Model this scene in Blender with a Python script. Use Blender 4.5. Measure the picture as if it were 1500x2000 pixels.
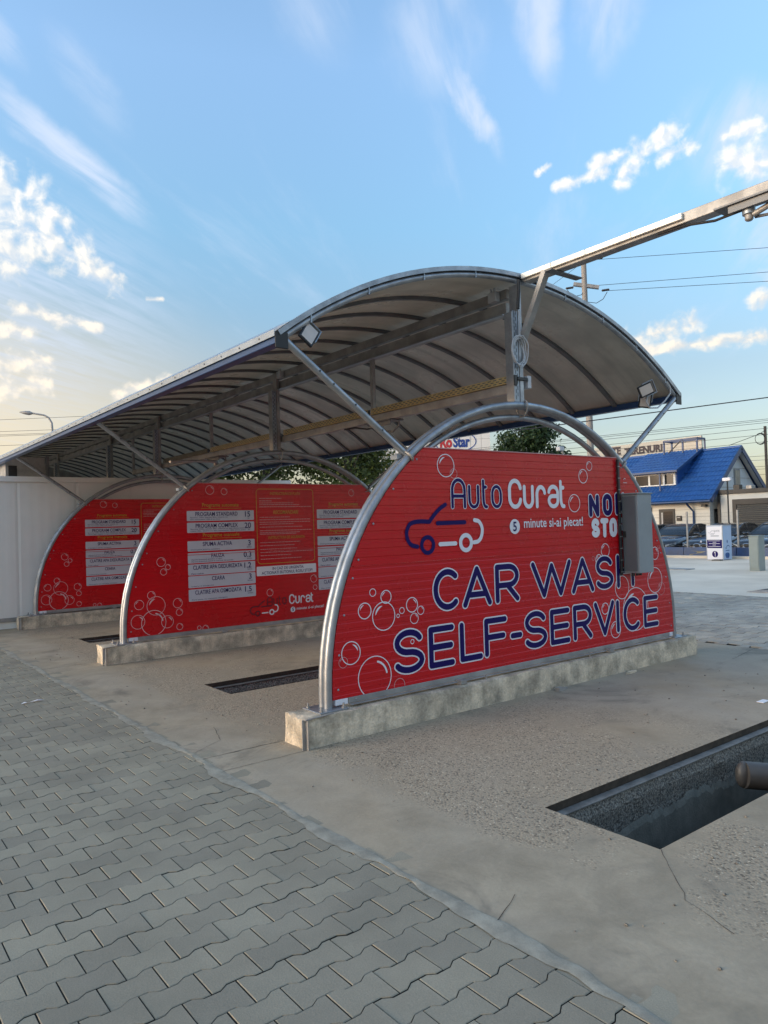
import bpy, bmesh, math, random
from math import radians as R, sin, cos, pi, sqrt, atan2
from mathutils import Vector, Matrix, noise as mnoise
random.seed(7)
S = bpy.context.scene
for o in list(bpy.data.objects): bpy.data.objects.remove(o)

# ------------------------------------------------------------------ camera
CAM = Vector((-3.0585, -4.7575, 1.6)); YAW, PITCH, ROLL, FPX = 0.6593, 0.0189, -0.0305, 1438.5
fw = Vector((sin(YAW)*cos(PITCH), cos(YAW)*cos(PITCH), sin(PITCH)))
r0 = Vector((cos(YAW), -sin(YAW), 0)); u0 = r0.cross(fw)
rt = cos(ROLL)*r0 + sin(ROLL)*u0; up = -sin(ROLL)*r0 + cos(ROLL)*u0
cd = bpy.data.cameras.new('camera'); cam = bpy.data.objects.new('camera', cd); S.collection.objects.link(cam)
cd.sensor_fit = 'VERTICAL'; cd.sensor_height = 24; cd.lens = FPX/2000*24; cd.clip_start = .05; cd.clip_end = 3000
M4 = Matrix((rt, up, -fw)).transposed().to_4x4(); M4.translation = CAM; cam.matrix_world = M4
S.camera = cam

# ------------------------------------------------------------------ exposure, sun, sky
S.view_settings.view_transform = 'Standard'; S.view_settings.look = 'None'
S.view_settings.exposure = EXPOSURE = 1.8; S.view_settings.gamma = 1; S.view_settings.use_curve_mapping = False
SUN_AZ, SUN_EL = -72.0, 11.0            # degrees clockwise from +Y, and above the horizon
sd = Vector((sin(R(SUN_AZ))*cos(R(SUN_EL)), cos(R(SUN_AZ))*cos(R(SUN_EL)), sin(R(SUN_EL))))
sl = bpy.data.lights.new('sun', 'SUN'); so = bpy.data.objects.new('sun', sl); S.collection.objects.link(so)
sl.energy = .5; sl.angle = R(32); sl.color = (1, .84, .68)
so.rotation_euler = sd.to_track_quat('Z', 'Y').to_euler()

W = bpy.data.worlds.new('World'); S.world = W; W.use_nodes = True
nt = W.node_tree; nt.nodes.clear()
class NB:
    def __init__(s, nt): s.nt = nt
    def n(s, t, **k):
        x = s.nt.nodes.new(t)
        for a, v in k.items(): setattr(x, a, v)
        return x
    def put(s, sock, v):
        if hasattr(v, 'is_output') or isinstance(v, bpy.types.NodeSocket): s.nt.links.new(v, sock)
        else: sock.default_value = v
    def m(s, op, a, b=0.0, c=0.0, clamp=False):
        x = s.n('ShaderNodeMath', operation=op, use_clamp=clamp)
        s.put(x.inputs[0], a); s.put(x.inputs[1], b)
        if op in ('MULTIPLY_ADD', 'SMOOTH_MIN', 'COMPARE'): s.put(x.inputs[2], c)
        return x.outputs[0]
    def ss(s, v, a, b, lo=0.0, hi=1.0):
        x = s.n('ShaderNodeMapRange', interpolation_type='SMOOTHSTEP')
        s.put(x.inputs[0], v); s.put(x.inputs[1], a); s.put(x.inputs[2], b); s.put(x.inputs[3], lo); s.put(x.inputs[4], hi)
        return x.outputs[0]
    def noise(s, vec, scale, detail=4, rough=.55, dist=0.0):
        x = s.n('ShaderNodeTexNoise'); s.put(x.inputs['Vector'], vec)
        x.inputs['Scale'].default_value = scale; x.inputs['Detail'].default_value = detail
        x.inputs['Roughness'].default_value = rough; x.inputs['Distortion'].default_value = dist
        return x.outputs[0]
    def mix(s, f, a, b, mode='MIX'):
        x = s.n('ShaderNodeMix', data_type='RGBA', blend_type=mode)
        s.put(x.inputs[0], f); s.put(x.inputs[6], a if not isinstance(a, tuple) else (*a, 1)[:4]); s.put(x.inputs[7], b if not isinstance(b, tuple) else (*b, 1)[:4])
        return x.outputs[2]
    def vm(s, op, a, b=(0, 0, 0)):
        x = s.n('ShaderNodeVectorMath', operation=op); s.put(x.inputs[0], a); s.put(x.inputs[1], b)
        return x.outputs[0]
B = NB(nt)
sky = B.n('ShaderNodeTexSky', sky_type='NISHITA', sun_disc=False, sun_elevation=R(SUN_EL), sun_rotation=R(SUN_AZ),
          altitude=100, air_density=1.1, dust_density=2.0, ozone_density=2.2)
tc = B.n('ShaderNodeTexCoord').outputs['Generated']
sp = B.n('ShaderNodeSeparateXYZ'); nt.links.new(tc, sp.inputs[0])
dx, dy, dz = sp.outputs
az = B.m('MULTIPLY', B.m('ARCTAN2', dx, dy), 180/pi)
el = B.m('MULTIPLY', B.m('ARCSINE', dz), 180/pi)
cmb = B.n('ShaderNodeCombineXYZ'); B.put(cmb.inputs[0], az); B.put(cmb.inputs[1], el)
ae = cmb.outputs[0]
# billow noise for the cumulus, in degrees
nb = B.noise(ae, .5, 8, .68, .3); nb2 = B.noise(ae, .16, 4, .55); 
nw = B.noise(ae, .35, 4, .6)
def blob(a0, e0, a1, e1, width, warp=0.0, taper=0.0):
    """soft ellipse round the segment a0,e0 - a1,e1 (degrees)"""
    ca, ce = (a0+a1)/2, (e0+e1)/2; L = max(sqrt((a1-a0)**2+(e1-e0)**2)/2, .1); th = atan2(e1-e0, a1-a0)
    da = B.m('SUBTRACT', az, ca); de = B.m('SUBTRACT', el, ce)
    if warp:
        de = B.m('ADD', de, B.m('MULTIPLY', B.m('SUBTRACT', nb2, .5), warp)); da = B.m('ADD', da, B.m('MULTIPLY', B.m('SUBTRACT', nw, .5), warp))
    a = B.m('ADD', B.m('MULTIPLY', da, cos(th)/L), B.m('MULTIPLY', de, sin(th)/L))
    b = B.m('ADD', B.m('MULTIPLY', da, -sin(th)/width), B.m('MULTIPLY', de, cos(th)/width))
    if taper: b = B.m('DIVIDE', b, B.m('MULTIPLY_ADD', a, -taper, 1.0))
    r = B.m('SQRT', B.m('ADD', B.m('MULTIPLY', a, a), B.m('MULTIPLY', b, b)))
    return B.m('SUBTRACT', 1.0, r, clamp=True)
# cirrus: parallel streaks seen in perspective (coordinates on a high plane, stretched along their drift)
zc = B.m('MAXIMUM', dz, .06)
px = B.m('DIVIDE', dx, zc); py = B.m('DIVIDE', dy, zc); ca_, sa_ = cos(R(40)), sin(R(40))
cs = B.n('ShaderNodeCombineXYZ')
B.put(cs.inputs[0], B.m('MULTIPLY', B.m('ADD', B.m('MULTIPLY', px, ca_), B.m('MULTIPLY', py, sa_)), .35))
B.put(cs.inputs[1], B.m('MULTIPLY', B.m('SUBTRACT', B.m('MULTIPLY', py, ca_), B.m('MULTIPLY', px, sa_)), 2.0))
ns = B.noise(cs.outputs[0], 1.6, 6, .62, .35)
nsf = B.noise(cs.outputs[0], 5.5, 5, .6, .3)
cir = B.m('MULTIPLY', B.ss(ns, .52, .8), .3)                              # thin veil anywhere
STREAKS = [(-6, 15, 26, 17, 9, .5, 0), (7, 31, 22.6, 20.6, 1.5, .85, -.15), (13, 33.5, 20, 27, 1.6, .35, 0), (8.5, 33, 13, 30, 1.1, .6, 0), (15, 26.6, 19.5, 21.5, 1.5, .4, .2),
           (40, 37.5, 46.2, 29.8, 4.2, .55, .25), (42.8, 33.6, 48.4, 25.4, 1.0, .95, .2), (50.3, 38.5, 51.6, 29, 2.1, .8, .35),
           (57, 38.5, 55.2, 29, 2.6, .6, .3), (30, 40, 37, 33, 3.6, .35, 0), (60, 27.5, 70, 21, 3.6, .75, 0), (63, 22, 70, 15, 3.5, .6, 0)]
for (a0, e0, a1, e1, w, k, t) in STREAKS:
    bl = blob(a0, e0, a1, e1, w*1.15, 2.4, t)
    cir = B.m('MAXIMUM', cir, B.m('MULTIPLY', B.ss(bl, 0, .75), B.m('MULTIPLY', B.ss(nsf, .26, .72), k*1.1)))
# cumulus
CUM = [(8, 23.6, 12.3, 22.9, 1.5), (8, 22, 13.2, 21.2, 1.6), (11, 21, 15.2, 19.6, 1.5), (13.5, 19.9, 18.0, 18.0, .95), (6, 21, 11.5, 19.4, 1.8), (13.2, 22.3, 14.8, 21.6, .7),
       (11.4, 15.7, 14.6, 15.0, .5), (15, 15.2, 17, 14.7, .35), (7, 14.6, 12.4, 14.1, .55), (6, 12.4, 13.2, 12.1, .7), (20.3, 16.9, 21.4, 17.0, .18),
       (8, 10.2, 13, 10.5, .8), (18, 10.0, 21.5, 11.3, .55), (4, 17, 7, 14, 2.0), (-6, 19, 4, 16, 2.2), (-18, 25, -8, 21, 3),
       (51.8, 23.9, 55.4, 24.4, .42), (54.6, 24.9, 57.0, 25.4, .5), (56.6, 23.9, 57.8, 24.9, .75), (57.4, 24.9, 60.2, 26.1, .85), (59.2, 24.6, 61.4, 25.0, .6), (63.6, 25.1, 65.6, 25.3, .55),
       (64.5, 23.4, 72, 21, 1.5), (56.6, 12.9, 61.0, 13.7, .75), (57.5, 12.2, 65.5, 12.1, .5), (66, 14.6, 72, 14, 1.3), (50.4, 24.9, 51.4, 25.3, .25),
       (80, 30, 92, 25, 4), (110, 22, 125, 18, 5), (150, 35, 170, 30, 6), (95, 14, 120, 12, 4), (130, 12, 165, 15, 5), (175, 20, 180, 18, 6), (-179, 16, -150, 14, 5), (140, 50, 170, 55, 7), (-120, 45, -90, 50, 6), (-60, 30, -45, 25, 4), (-100, 20, -85, 18, 4), (-150, 28, -130, 25, 5)]  # unseen clouds out of view, added to brighten faces turned from the sun
nb = B.noise(ae, .7, 6, .52, .3); nf = B.noise(ae, 2.2, 4, .5)
cum = None
for c in CUM:
    # signed softness: 1 on the spine, 0 one width away, below 0 outside
    ca, ce = (c[0]+c[2])/2, (c[1]+c[3])/2; L = sqrt((c[2]-c[0])**2+(c[3]-c[1])**2)/2; th = atan2(c[3]-c[1], c[2]-c[0])
    da = B.m('SUBTRACT', az, ca); de = B.m('SUBTRACT', el, ce)
    a_ = B.m('MULTIPLY_ADD', da, cos(th), B.m('MULTIPLY', de, sin(th))); b_ = B.m('MULTIPLY_ADD', de, cos(th), B.m('MULTIPLY', da, -sin(th)))
    a_ = B.m('MAXIMUM', B.m('SUBTRACT', B.m('ABSOLUTE', a_), L), 0.0)
    d_ = B.m('SQRT', B.m('MULTIPLY_ADD', a_, a_, B.m('MULTIPLY', b_, b_)))
    bl = B.m('SUBTRACT', 1.0, B.m('DIVIDE', d_, c[4]))
    cum = bl if cum is None else B.m('MAXIMUM', cum, bl)
# ragged edge: the wanted outline shifted in and out by billows of two sizes
cumd = B.m('ADD', cum, B.m('MULTIPLY_ADD', B.m('SUBTRACT', nb, .5), 4.2, B.m('MULTIPLY', B.m('SUBTRACT', nf, .5), .8)))
cmask = B.m('MULTIPLY', B.ss(cumd, -.35, 1.35), B.ss(cum, -.9, .1))
# shading inside a cloud: lit upper-left, greyer below (a property of the cloud itself)
off = B.vm('ADD', ae, (-.35, .4, 0))
nbs = B.noise(off, .7, 6, .52, .3)
lit = B.ss(B.m('SUBTRACT', nb, nbs), -.12, .14)
low = B.ss(el, 8, 26)                                                    # warmer near the horizon (thicker air)
litc = B.mix(low, (3.5, 3.1, 2.55), (3.6, 3.45, 3.2)); shc = B.mix(low, (2.5, 2.45, 2.35), (2.6, 2.75, 2.9))
ccol = B.mix(lit, shc, litc)
# colour balance of the photograph's sky: a little deeper and more cyan than the model's
rmp = B.n('ShaderNodeValToRGB'); B.put(rmp.inputs[0], B.m('MULTIPLY', el, 1/90, clamp=True))
cr = rmp.color_ramp; cr.elements[0].position = 0; cr.elements[0].color = (.80, .68, .68, 1); cr.elements[1].position = 1; cr.elements[1].color = (1.6, 1.6, 1.55, 1)
for p_, c_ in ((.12, (.78, .71, .70, 1)), (.245, (1.02, 1.16, 1.14, 1)), (.36, (1.42, 1.46, 1.46, 1))): e_ = cr.elements.new(p_); e_.color = c_
base = B.mix(1.0, sky.outputs[0], rmp.outputs[0], 'MULTIPLY')
hz = B.m('MULTIPLY', B.ss(blob(-85, 3, 42, 5, 20, .6), 0, .62), .95)                  # sunset haze bank round the sun's side of the horizon
base = B.mix(hz, base, (2.9, 2.5, 1.85))
c1 = B.mix(cir, base, (2.15, 2.5, 3.1))
c2 = B.mix(B.m('MULTIPLY', cmask, .94), c1, ccol)
bg = B.n('ShaderNodeBackground'); B.put(bg.inputs[0], c2); bg.inputs[1].default_value = .096
wo = B.n('ShaderNodeOutputWorld'); nt.links.new(bg.outputs[0], wo.inputs[0])

# ------------------------------------------------------------------ helpers
def tag(o, label=None, cat=None, group=None, kind=None):
    if label: o['label'] = label
    if cat: o['category'] = cat
    if group: o['group'] = group
    if kind: o['kind'] = kind
    return o
def wloc(o):
    v = Vector((0, 0, 0))
    while o: v += o.location; o = o.parent
    return v
def thing(name, label, cat, loc=(0, 0, 0), group=None):
    o = bpy.data.objects.new(name, None); S.collection.objects.link(o); o.location = loc; o.empty_display_size = .2
    return tag(o, label, cat, group)
def link(name, me, mat, parent=None, **k):
    o = bpy.data.objects.new(name, me); S.collection.objects.link(o)
    if mat and not me.materials: me.materials.append(mat)
    if parent: o.parent = parent; o.location = -wloc(parent)
    return tag(o, **k)
class MB:
    """collects faces in world coordinates, then builds ONE mesh object"""
    def __init__(s): s.v = []; s.f = []
    def add(s, vs, fs):
        n = len(s.v); s.v += [tuple(x) for x in vs]; s.f += [tuple(i+n for i in f) for f in fs]; return s
    def box(s, x0, x1, y0, y1, z0, z1):
        return s.add([(x, y, z) for z in (z0, z1) for y in (y0, y1) for x in (x0, x1)],
                     [(0, 2, 3, 1), (4, 5, 7, 6), (0, 1, 5, 4), (2, 6, 7, 3), (0, 4, 6, 2), (1, 3, 7, 5)])
    def bbox(s, x0, x1, y0, y1, z0, z1, b=.004):
        """box with bevelled edges"""
        X, Y, Z = (x0+x1)/2, (y0+y1)/2, (z0+z1)/2; hx, hy, hz = (x1-x0)/2, (y1-y0)/2, (z1-z0)/2
        vs = []; 
        for sx in (-1, 1):
            for sy in (-1, 1):
                for sz in (-1, 1):
                    vs += [(X+sx*hx, Y+sy*(hy-b), Z+sz*(hz-b)), (X+sx*(hx-b), Y+sy*hy, Z+sz*(hz-b)), (X+sx*(hx-b), Y+sy*(hy-b), Z+sz*hz)]
        bm = bmesh.new(); bv = [bm.verts.new(v) for v in vs]; bmesh.ops.convex_hull(bm, input=bv)
        bmesh.ops.dissolve_limit(bm, angle_limit=.01, verts=bm.verts, edges=bm.edges)
        bm.verts.index_update(); s.add([v.co[:] for v in bm.verts], [[v.index for v in f.verts] for f in bm.faces]); bm.free(); return s
    def beam(s, a, b, w, h, upv=(0, 0, 1)):
        a, b = Vector(a), Vector(b); d = (b-a).normalized(); r = d.cross(Vector(upv)).normalized(); u = r.cross(d)
        return s.add([p+r*sx*w/2+u*sz*h/2 for p in (a, b) for sx, sz in ((-1, -1), (1, -1), (1, 1), (-1, 1))],
                     [(3, 2, 1, 0), (4, 5, 6, 7), (0, 1, 5, 4), (1, 2, 6, 5), (2, 3, 7, 6), (3, 0, 4, 7)])
    def tube(s, pts, r, n=10, closed=False, caps=True):
        P = [Vector(p) for p in pts]; m = len(P); rr = r if isinstance(r, (list, tuple)) else [r]*m
        T = []
        for i in range(m):
            a, b = (P[i-1], P[(i+1) % m]) if closed else (P[max(i-1, 0)], P[min(i+1, m-1)])
            T.append((b-a).normalized())
        ref = Vector((0, 0, 1)) if abs(T[0].z) < .9 else Vector((1, 0, 0)); N = (ref-T[0]*ref.dot(T[0])).normalized()
        vs = []
        for i in range(m):
            N = (N-T[i]*N.dot(T[i])).normalized(); b = T[i].cross(N)
            vs += [P[i]+(N*cos(2*pi*k/n)+b*sin(2*pi*k/n))*rr[i] for k in range(n)]
        fs = []
        for i in range(m if closed else m-1):
            j = (i+1) % m
            fs += [(i*n+k, i*n+(k+1) % n, j*n+(k+1) % n, j*n+k) for k in range(n)]
        if caps and not closed: fs += [tuple(range(n-1, -1, -1)), tuple((m-1)*n+k for k in range(n))]
        return s.add(vs, fs)
    def cyl(s, a, b, r, n=12): return s.tube([a, b], r, n)
    def prism(s, poly, vec):
        n = len(poly); v = Vector(vec); P = [Vector(p) for p in poly]
        return s.add(P+[p+v for p in P], [tuple(range(n-1, -1, -1)), tuple(range(n, 2*n))]+[(i, (i+1) % n, n+(i+1) % n, n+i) for i in range(n)])
    def ball(s, c, r, sx=1, sy=1, sz=1, n=10, m=7):
        c = Vector(c); vs = [c+Vector((0, 0, r*sz))]
        for i in range(1, m):
            t = pi*i/m; vs += [c+Vector((r*sx*sin(t)*cos(2*pi*k/n), r*sy*sin(t)*sin(2*pi*k/n), r*sz*cos(t))) for k in range(n)]
        vs.append(c-Vector((0, 0, r*sz))); e = len(vs)-1
        fs = [(0, 1+k, 1+(k+1) % n) for k in range(n)]
        for i in range(m-2): fs += [(1+i*n+k, 1+(i+1)*n+k, 1+(i+1)*n+(k+1) % n, 1+i*n+(k+1) % n) for k in range(n)]
        fs += [(e, 1+(m-2)*n+(k+1) % n, 1+(m-2)*n+k) for k in range(n)]
        return s.add(vs, fs)
    def build(s, name, mat, parent=None, smooth=False, fix=True, **k):
        me = bpy.data.meshes.new(name); me.from_pydata(s.v, [], s.f)
        if fix and len(s.f) < 60000:
            bm = bmesh.new(); bm.from_mesh(me); bmesh.ops.recalc_face_normals(bm, faces=bm.faces); bm.to_mesh(me); bm.free()
        if smooth:
            me.polygons.foreach_set('use_smooth', [True]*len(me.polygons))
            me.set_sharp_from_angle(angle=R(40))
        me.update()
        return link(name, me, mat, parent, **k)
def copy_tree(o, parent=None, off=None):
    c = o.copy(); S.collection.objects.link(c); c.parent = parent
    for ch in list(o.children): copy_tree(ch, c)
    return c

# ------------------------------------------------------------------ materials
MATS = {}
def mat(name, col, rough=.6, metal=0.0, var=.12, vscale=3.0, bump=0.0, bscale=60.0, col2=None, spec=.5, fine=0.0, fscale=200., coat=0.0, rnd=0.0, streak=0.0, rvar=.0, sdir=(9, 9, .7)):
    if name in MATS: return MATS[name]
    m = bpy.data.materials.new(name); m.use_nodes = True; nt = m.node_tree; b = NB(nt); bs = nt.nodes['Principled BSDF']
    pos = b.n('ShaderNodeNewGeometry').outputs['Position']
    n1 = b.noise(pos, vscale, 5, .6)
    c2 = col2 if col2 else tuple(max(0, c*(1-2.2*var)) for c in col)
    c = b.mix(b.ss(n1, .3, .72), (*c2, 1), (*col, 1))
    if fine:
        n3 = b.noise(pos, fscale, 2, .6); c = b.mix(1.0, c, b.mix(n3, (1-fine,)*3, (1+fine,)*3), 'MULTIPLY')
    if streak:
        mp = b.n('ShaderNodeMapping'); b.put(mp.inputs[0], pos); mp.inputs[3].default_value = sdir
        n4 = b.noise(mp.outputs[0], 1.4, 5, .6); c = b.mix(b.ss(n4, .45, .75, 0, streak), c, tuple(x*.55 for x in c2))
    if rnd:
        oi = b.n('ShaderNodeObjectInfo').outputs['Random']; gi = b.n('ShaderNodeNewGeometry').outputs['Random Per Island']
        f = b.m('FRACT', b.m('ADD', b.m('MULTIPLY', oi, 7.31), b.m('MULTIPLY', gi, 5.17)))
        c = b.mix(1.0, c, b.mix(f, (1-rnd, 1-rnd, 1-rnd*.9), (1+rnd, 1+rnd*.97, 1+rnd*.8)), 'MULTIPLY')
    b.put(bs.inputs['Base Color'], c); bs.inputs['Metallic'].default_value = metal
    b.put(bs.inputs['Roughness'], b.ss(n1, .2, .8, rough+rvar, rough-rvar) if rvar else rough)
    bs.inputs['Specular IOR Level'].default_value = spec; bs.inputs['Coat Weight'].default_value = coat
    if bump:
        bn = b.n('ShaderNodeBump'); bn.inputs['Strength'].default_value = 1.0; bn.inputs['Distance'].default_value = bump
        b.put(bn.inputs['Height'], b.noise(pos, bscale, 4, .65)); b.put(bs.inputs['Normal'], bn.outputs[0])
    MATS[name] = m; return m
galv = mat('galvanized_steel', (.40, .42, .45), .42, .75, .14, 7, rvar=.08, fine=.1, fscale=60)
galv_dull = mat('dull_galvanized_steel', (.40, .385, .37), .5, .3, .15, 5, rvar=.08)
steel_plate = mat('bright_zinc_plate', (.36, .40, .45), .42, .5, .08, 5)
red = mat('red_coated_sheet', (.60, .008, .014), .26, 0, .05, 2, spec=.4, rvar=.06, bump=.004, bscale=2.6, streak=.12)
navy = mat('navy_print', (.014, .008, .10), .4, 0, .02, 3, spec=.12)
whitep = mat('white_print', (.78, .77, .82), .3, 0, .02, 3)
palep = mat('pale_pink_print', (.62, .32, .33), .3, 0, .02, 3)
greyp = mat('grey_card_print', (.56, .57, .64), .3, 0, .03, 3)
yellowp = mat('yellow_print', (.55, .30, .03), .3, 0, .02, 3)
bluep = mat('blue_painted_steel', (.022, .066, .18), .38, 0, .1, 4)
blackp = mat('black_plastic', (.018, .018, .02), .45, 0, .1, 20)
cab_grey = mat('grey_cabinet_paint', (.27, .30, .32), .4, 0, .04, 6)
def add_translucency(m, f, c):
    nt = m.node_tree; bs = nt.nodes['Principled BSDF']; tr = nt.nodes.new('ShaderNodeBsdfTranslucent'); tr.inputs[0].default_value = (*c, 1); mx = nt.nodes.new('ShaderNodeMixShader'); mx.inputs[0].default_value = f
    nt.links.new(bs.outputs[0], mx.inputs[1]); nt.links.new(tr.outputs[0], mx.inputs[2]); nt.links.new(mx.outputs[0], nt.nodes['Material Output'].inputs[0])
sheet_under = mat('roof_sheet', (.70, .66, .59), .3, 0, .16, 1.6, streak=.6, rvar=.07, sdir=(.5, 5, .5))
add_translucency(sheet_under, .28, (.66, .60, .50))
rib_m = mat('roof_rib_steel', (.17, .175, .185), .5, .3, .1, 5)
tray_sun = mat('sunlit_tray', (.66, .49, .23), .45, .1, .1, 6)  # warm low sunlight put into the tray's colour
wall_white = mat('white_sandwich_panel', (.86, .83, .78), .4, 0, .03, 1.2)
glass_d = mat('dark_glass', (.012, .015, .02), .08, 0, .02, 2, spec=.3)
lens_m = mat('lamp_lens', (.62, .52, .45), .25, 0, .04, 9)
grey_plastic = mat('pale_grey_plastic', (.52, .53, .55), .45, 0, .05, 9)
# ------------------------------------------------------------------ ground materials
def ground_mats():
    # cast concrete slab: smooth trowelled zones and worn zones with exposed stones
    m = bpy.data.materials.new('slab_concrete'); m.use_nodes = True; nt = m.node_tree; b = NB(nt); bs = nt.nodes['Principled BSDF']
    pos = b.n('ShaderNodeNewGeometry').outputs['Position']
    big = b.noise(pos, .55, 4, .6, .4); mid = b.noise(pos, 2.6, 6, .65, .3); fin = b.noise(pos, 45, 4, .7)
    vo = b.n('ShaderNodeTexVoronoi', feature='F1'); b.put(vo.inputs['Vector'], pos); vo.inputs['Scale'].default_value = 88
    rc = b.n('ShaderNodeSeparateColor'); b.put(rc.inputs[0], vo.outputs['Color'])
    sx = b.n('ShaderNodeSeparateXYZ'); b.put(sx.inputs[0], pos)
    # traffic wear: the lanes between the plinths' ends are worn, the strip by the pavers stays trowelled
    edge = b.ss(b.m('ADD', sx.outputs[0], b.m('MULTIPLY', b.m('SUBTRACT', mid, .5), .55)), -.42, -.2)
    inner = b.ss(b.m('ADD', sx.outputs[0], b.m('MULTIPLY', b.m('SUBTRACT', big, .5), 1.2)), 2.9, 1.4)
    worn = b.m('MULTIPLY', b.m('MULTIPLY', edge, inner), b.ss(b.m('ADD', big, b.m('MULTIPLY', b.m('SUBTRACT', mid, .5), .5)), .38, .52))
    base = b.mix(b.ss(mid, .3, .7), (0.209, 0.196, 0.169), (0.304, 0.286, 0.250))
    tan_ = b.noise(pos, .38, 3, .55); base = b.mix(b.ss(tan_, .45, .7, 0, .5), base, (.30, .25, .185)); base = b.mix(b.ss(big, .35, .65), base, b.mix(mid, (0.230, 0.223, 0.209), (0.338, 0.324, 0.297)))
    stain = b.noise(pos, 1.1, 5, .7, .8); base = b.mix(b.ss(stain, .52, .72, 0, .75), base, (0.135, 0.132, 0.124))
    stone = b.mix(rc.outputs[0], (.15, .13, .105), (.34, .305, .255))
    stone = b.mix(b.ss(rc.outputs[1], .93, .97), stone, (.55, .52, .46))
    stone = b.mix(b.ss(vo.outputs['Distance'], .42, .62), stone, (.25, .228, .195)); stone = b.mix(b.ss(rc.outputs[2], .86, .9), stone, (.05, .042, .035))
    pits = b.ss(b.noise(pos, 30, 3, .5), .66, .72, 0, .75)
    smooth_c = b.mix(b.m('MULTIPLY', pits, b.ss(big, .45, .6)), base, (0.121, 0.115, 0.101))
    smooth_c = b.mix(1.0, smooth_c, b.mix(fin, (.86, .86, .86), (1.12, 1.12, 1.12)), 'MULTIPLY')
    col = b.mix(b.m('MULTIPLY', worn, .6), smooth_c, stone)
    col = b.mix(1.0, col, (1.34, 1.19, .99), 'MULTIPLY')
    b.put(bs.inputs['Base Color'], col); bs.inputs['Roughness'].default_value = .85; bs.inputs['Specular IOR Level'].default_value = .3
    h = b.m('ADD', b.m('MULTIPLY', fin, .35), b.m('MULTIPLY', worn, b.m('MULTIPLY', b.m('SUBTRACT', .7, vo.outputs['Distance']), .7)))
    h = b.m('ADD', h, b.m('MULTIPLY', mid, 1.2))
    bn = b.n('ShaderNodeBump'); bn.inputs['Distance'].default_value = .004; bn.inputs['Strength'].default_value = .9
    b.put(bn.inputs['Height'], h); b.put(bs.inputs['Normal'], bn.outputs[0])
    MATS['slab'] = m
ground_mats()
slab_m = MATS['slab']
paver_m = mat('grey_green_paver', (.305, .275, .212), .8, 0, .10, 1.6, bump=.0016, bscale=120, fine=.22, fscale=170, rnd=.11, spec=.3)
sand_m = mat('joint_sand', (.035, .033, .028), .95, 0, .2, 40)
slurry_m = mat('cement_slurry', (.36, .335, .27), .85, 0, .16, 9, bump=.0015, bscale=50, fine=.2)
plinth_m = mat('rough_cast_concrete', (.80, .66, .49), .9, 0, .0, 4.6, bump=.012, bscale=24, col2=(.31, .265, .205), fine=.4, fscale=60, streak=.35)
far_conc = mat('pale_concrete', (.80, .69, .55), .8, 0, .0, .45, bump=.004, bscale=20, col2=(.62, .52, .40), fine=.08)
asphalt = mat('asphalt', (.22, .215, .20), .9, 0, .15, 1.2, bump=.004, bscale=60)
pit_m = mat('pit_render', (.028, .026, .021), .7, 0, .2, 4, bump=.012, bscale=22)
gravel_m = mat('exposed_gravel', (.40, .36, .30), .85, 0, .0, 75, bump=.02, bscale=70, col2=(.05, .045, .04))
rust = mat('rusty_angle', (.075, .055, .04), .7, .2, .25, 14)

LEG, RA, CX = .1168, 2.3821, 2.392          # arch: straight foot, radius, centre line
ZP = .217; D = 4.643; W_ = 4.785
# ------------------------------------------------------------------ ground
gb = MB(); gz = -.32; gb.add([(x, y, gz) for x, y in ((-400, -400), (400, -400), (400, 400), (-400, 400), (-8.9, -8.9), (24.0, -8.9), (24.0, 21.9), (-8.9, 21.9))], [(0, 1, 5, 4), (1, 2, 6, 5), (2, 3, 7, 6), (3, 0, 4, 7)])
gb.build('ground', asphalt, kind='structure')
PITS = [(.15, 4.62, -2.71, -2.0), (.15, 4.62, 1.92, 2.54), (.16, 4.62, 6.575, 7.2)]
xs = [-.96, .15, 4.62, 5.84]; ys = [-9, -2.71, -2.0, 1.92, 2.54, 6.575, 7.2, 22]
sb = MB()
for i in range(3):
    for j in range(len(ys)-1):
        if i == 1 and j in (1, 3, 5): continue
        x0, x1, y0, y1 = xs[i], xs[i+1], ys[j], ys[j+1]
        sb.add([(x0, y0, 0), (x1, y0, 0), (x1, y1, 0), (x0, y1, 0)], [(0, 1, 2, 3)])
sb.build('concrete_slab', slab_m, kind='structure', label='worn grey concrete wash bay floor with exposed stones')
# settled cracks / construction joints as thin recessed-looking dark fillets
jn = MB()
def crack(pts, w=.004):
    P = [Vector((*p, .0025)) for p in pts]; out = []
    for i in range(len(P)-1):
        a, b = P[i], P[i+1]; n = max(2, int((b-a).length/.06)); 
        for k in range(n):
            out.append(a.lerp(b, k/n)+Vector((random.uniform(-.006, .006), random.uniform(-.006, .006), 0)))
    out.append(P[-1])
    L = []; Rr = []
    for i, p in enumerate(out):
        t = (out[min(i+1, len(out)-1)]-out[max(i-1, 0)]).normalized(); nrm = Vector((-t.y, t.x, 0)); ww = w*random.uniform(.4, 1.3)
        L.append(p+nrm*ww); Rr.append(p-nrm*ww)
    n = len(out); jn.add(L+Rr, [(i, i+1, n+i+1, n+i) for i in range(n-1)])
crack([(-.98, .17), (-.27, .17)]); crack([(-.98, -.17), (-.27, -.17)], .002); crack([(-.95, 4.8), (-.27, 4.82)], .004); crack([(-.95, 4.47), (-.27, 4.48)], .003)
crack([(.15, -2.71), (-.2, -3.05), (-.3, -3.3)], .0014); crack([(-.7, -2.55), (-.95, -2.66)], .0018); crack([(5.0, -.6), (5.84, -.45)], .003)
crack([(-.9, .35), (-.62, .52), (-.5, .9)], .002)
jn.build('floor_crack', mat('crack_dark', (.07, .064, .055), .95), kind='structure')

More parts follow.
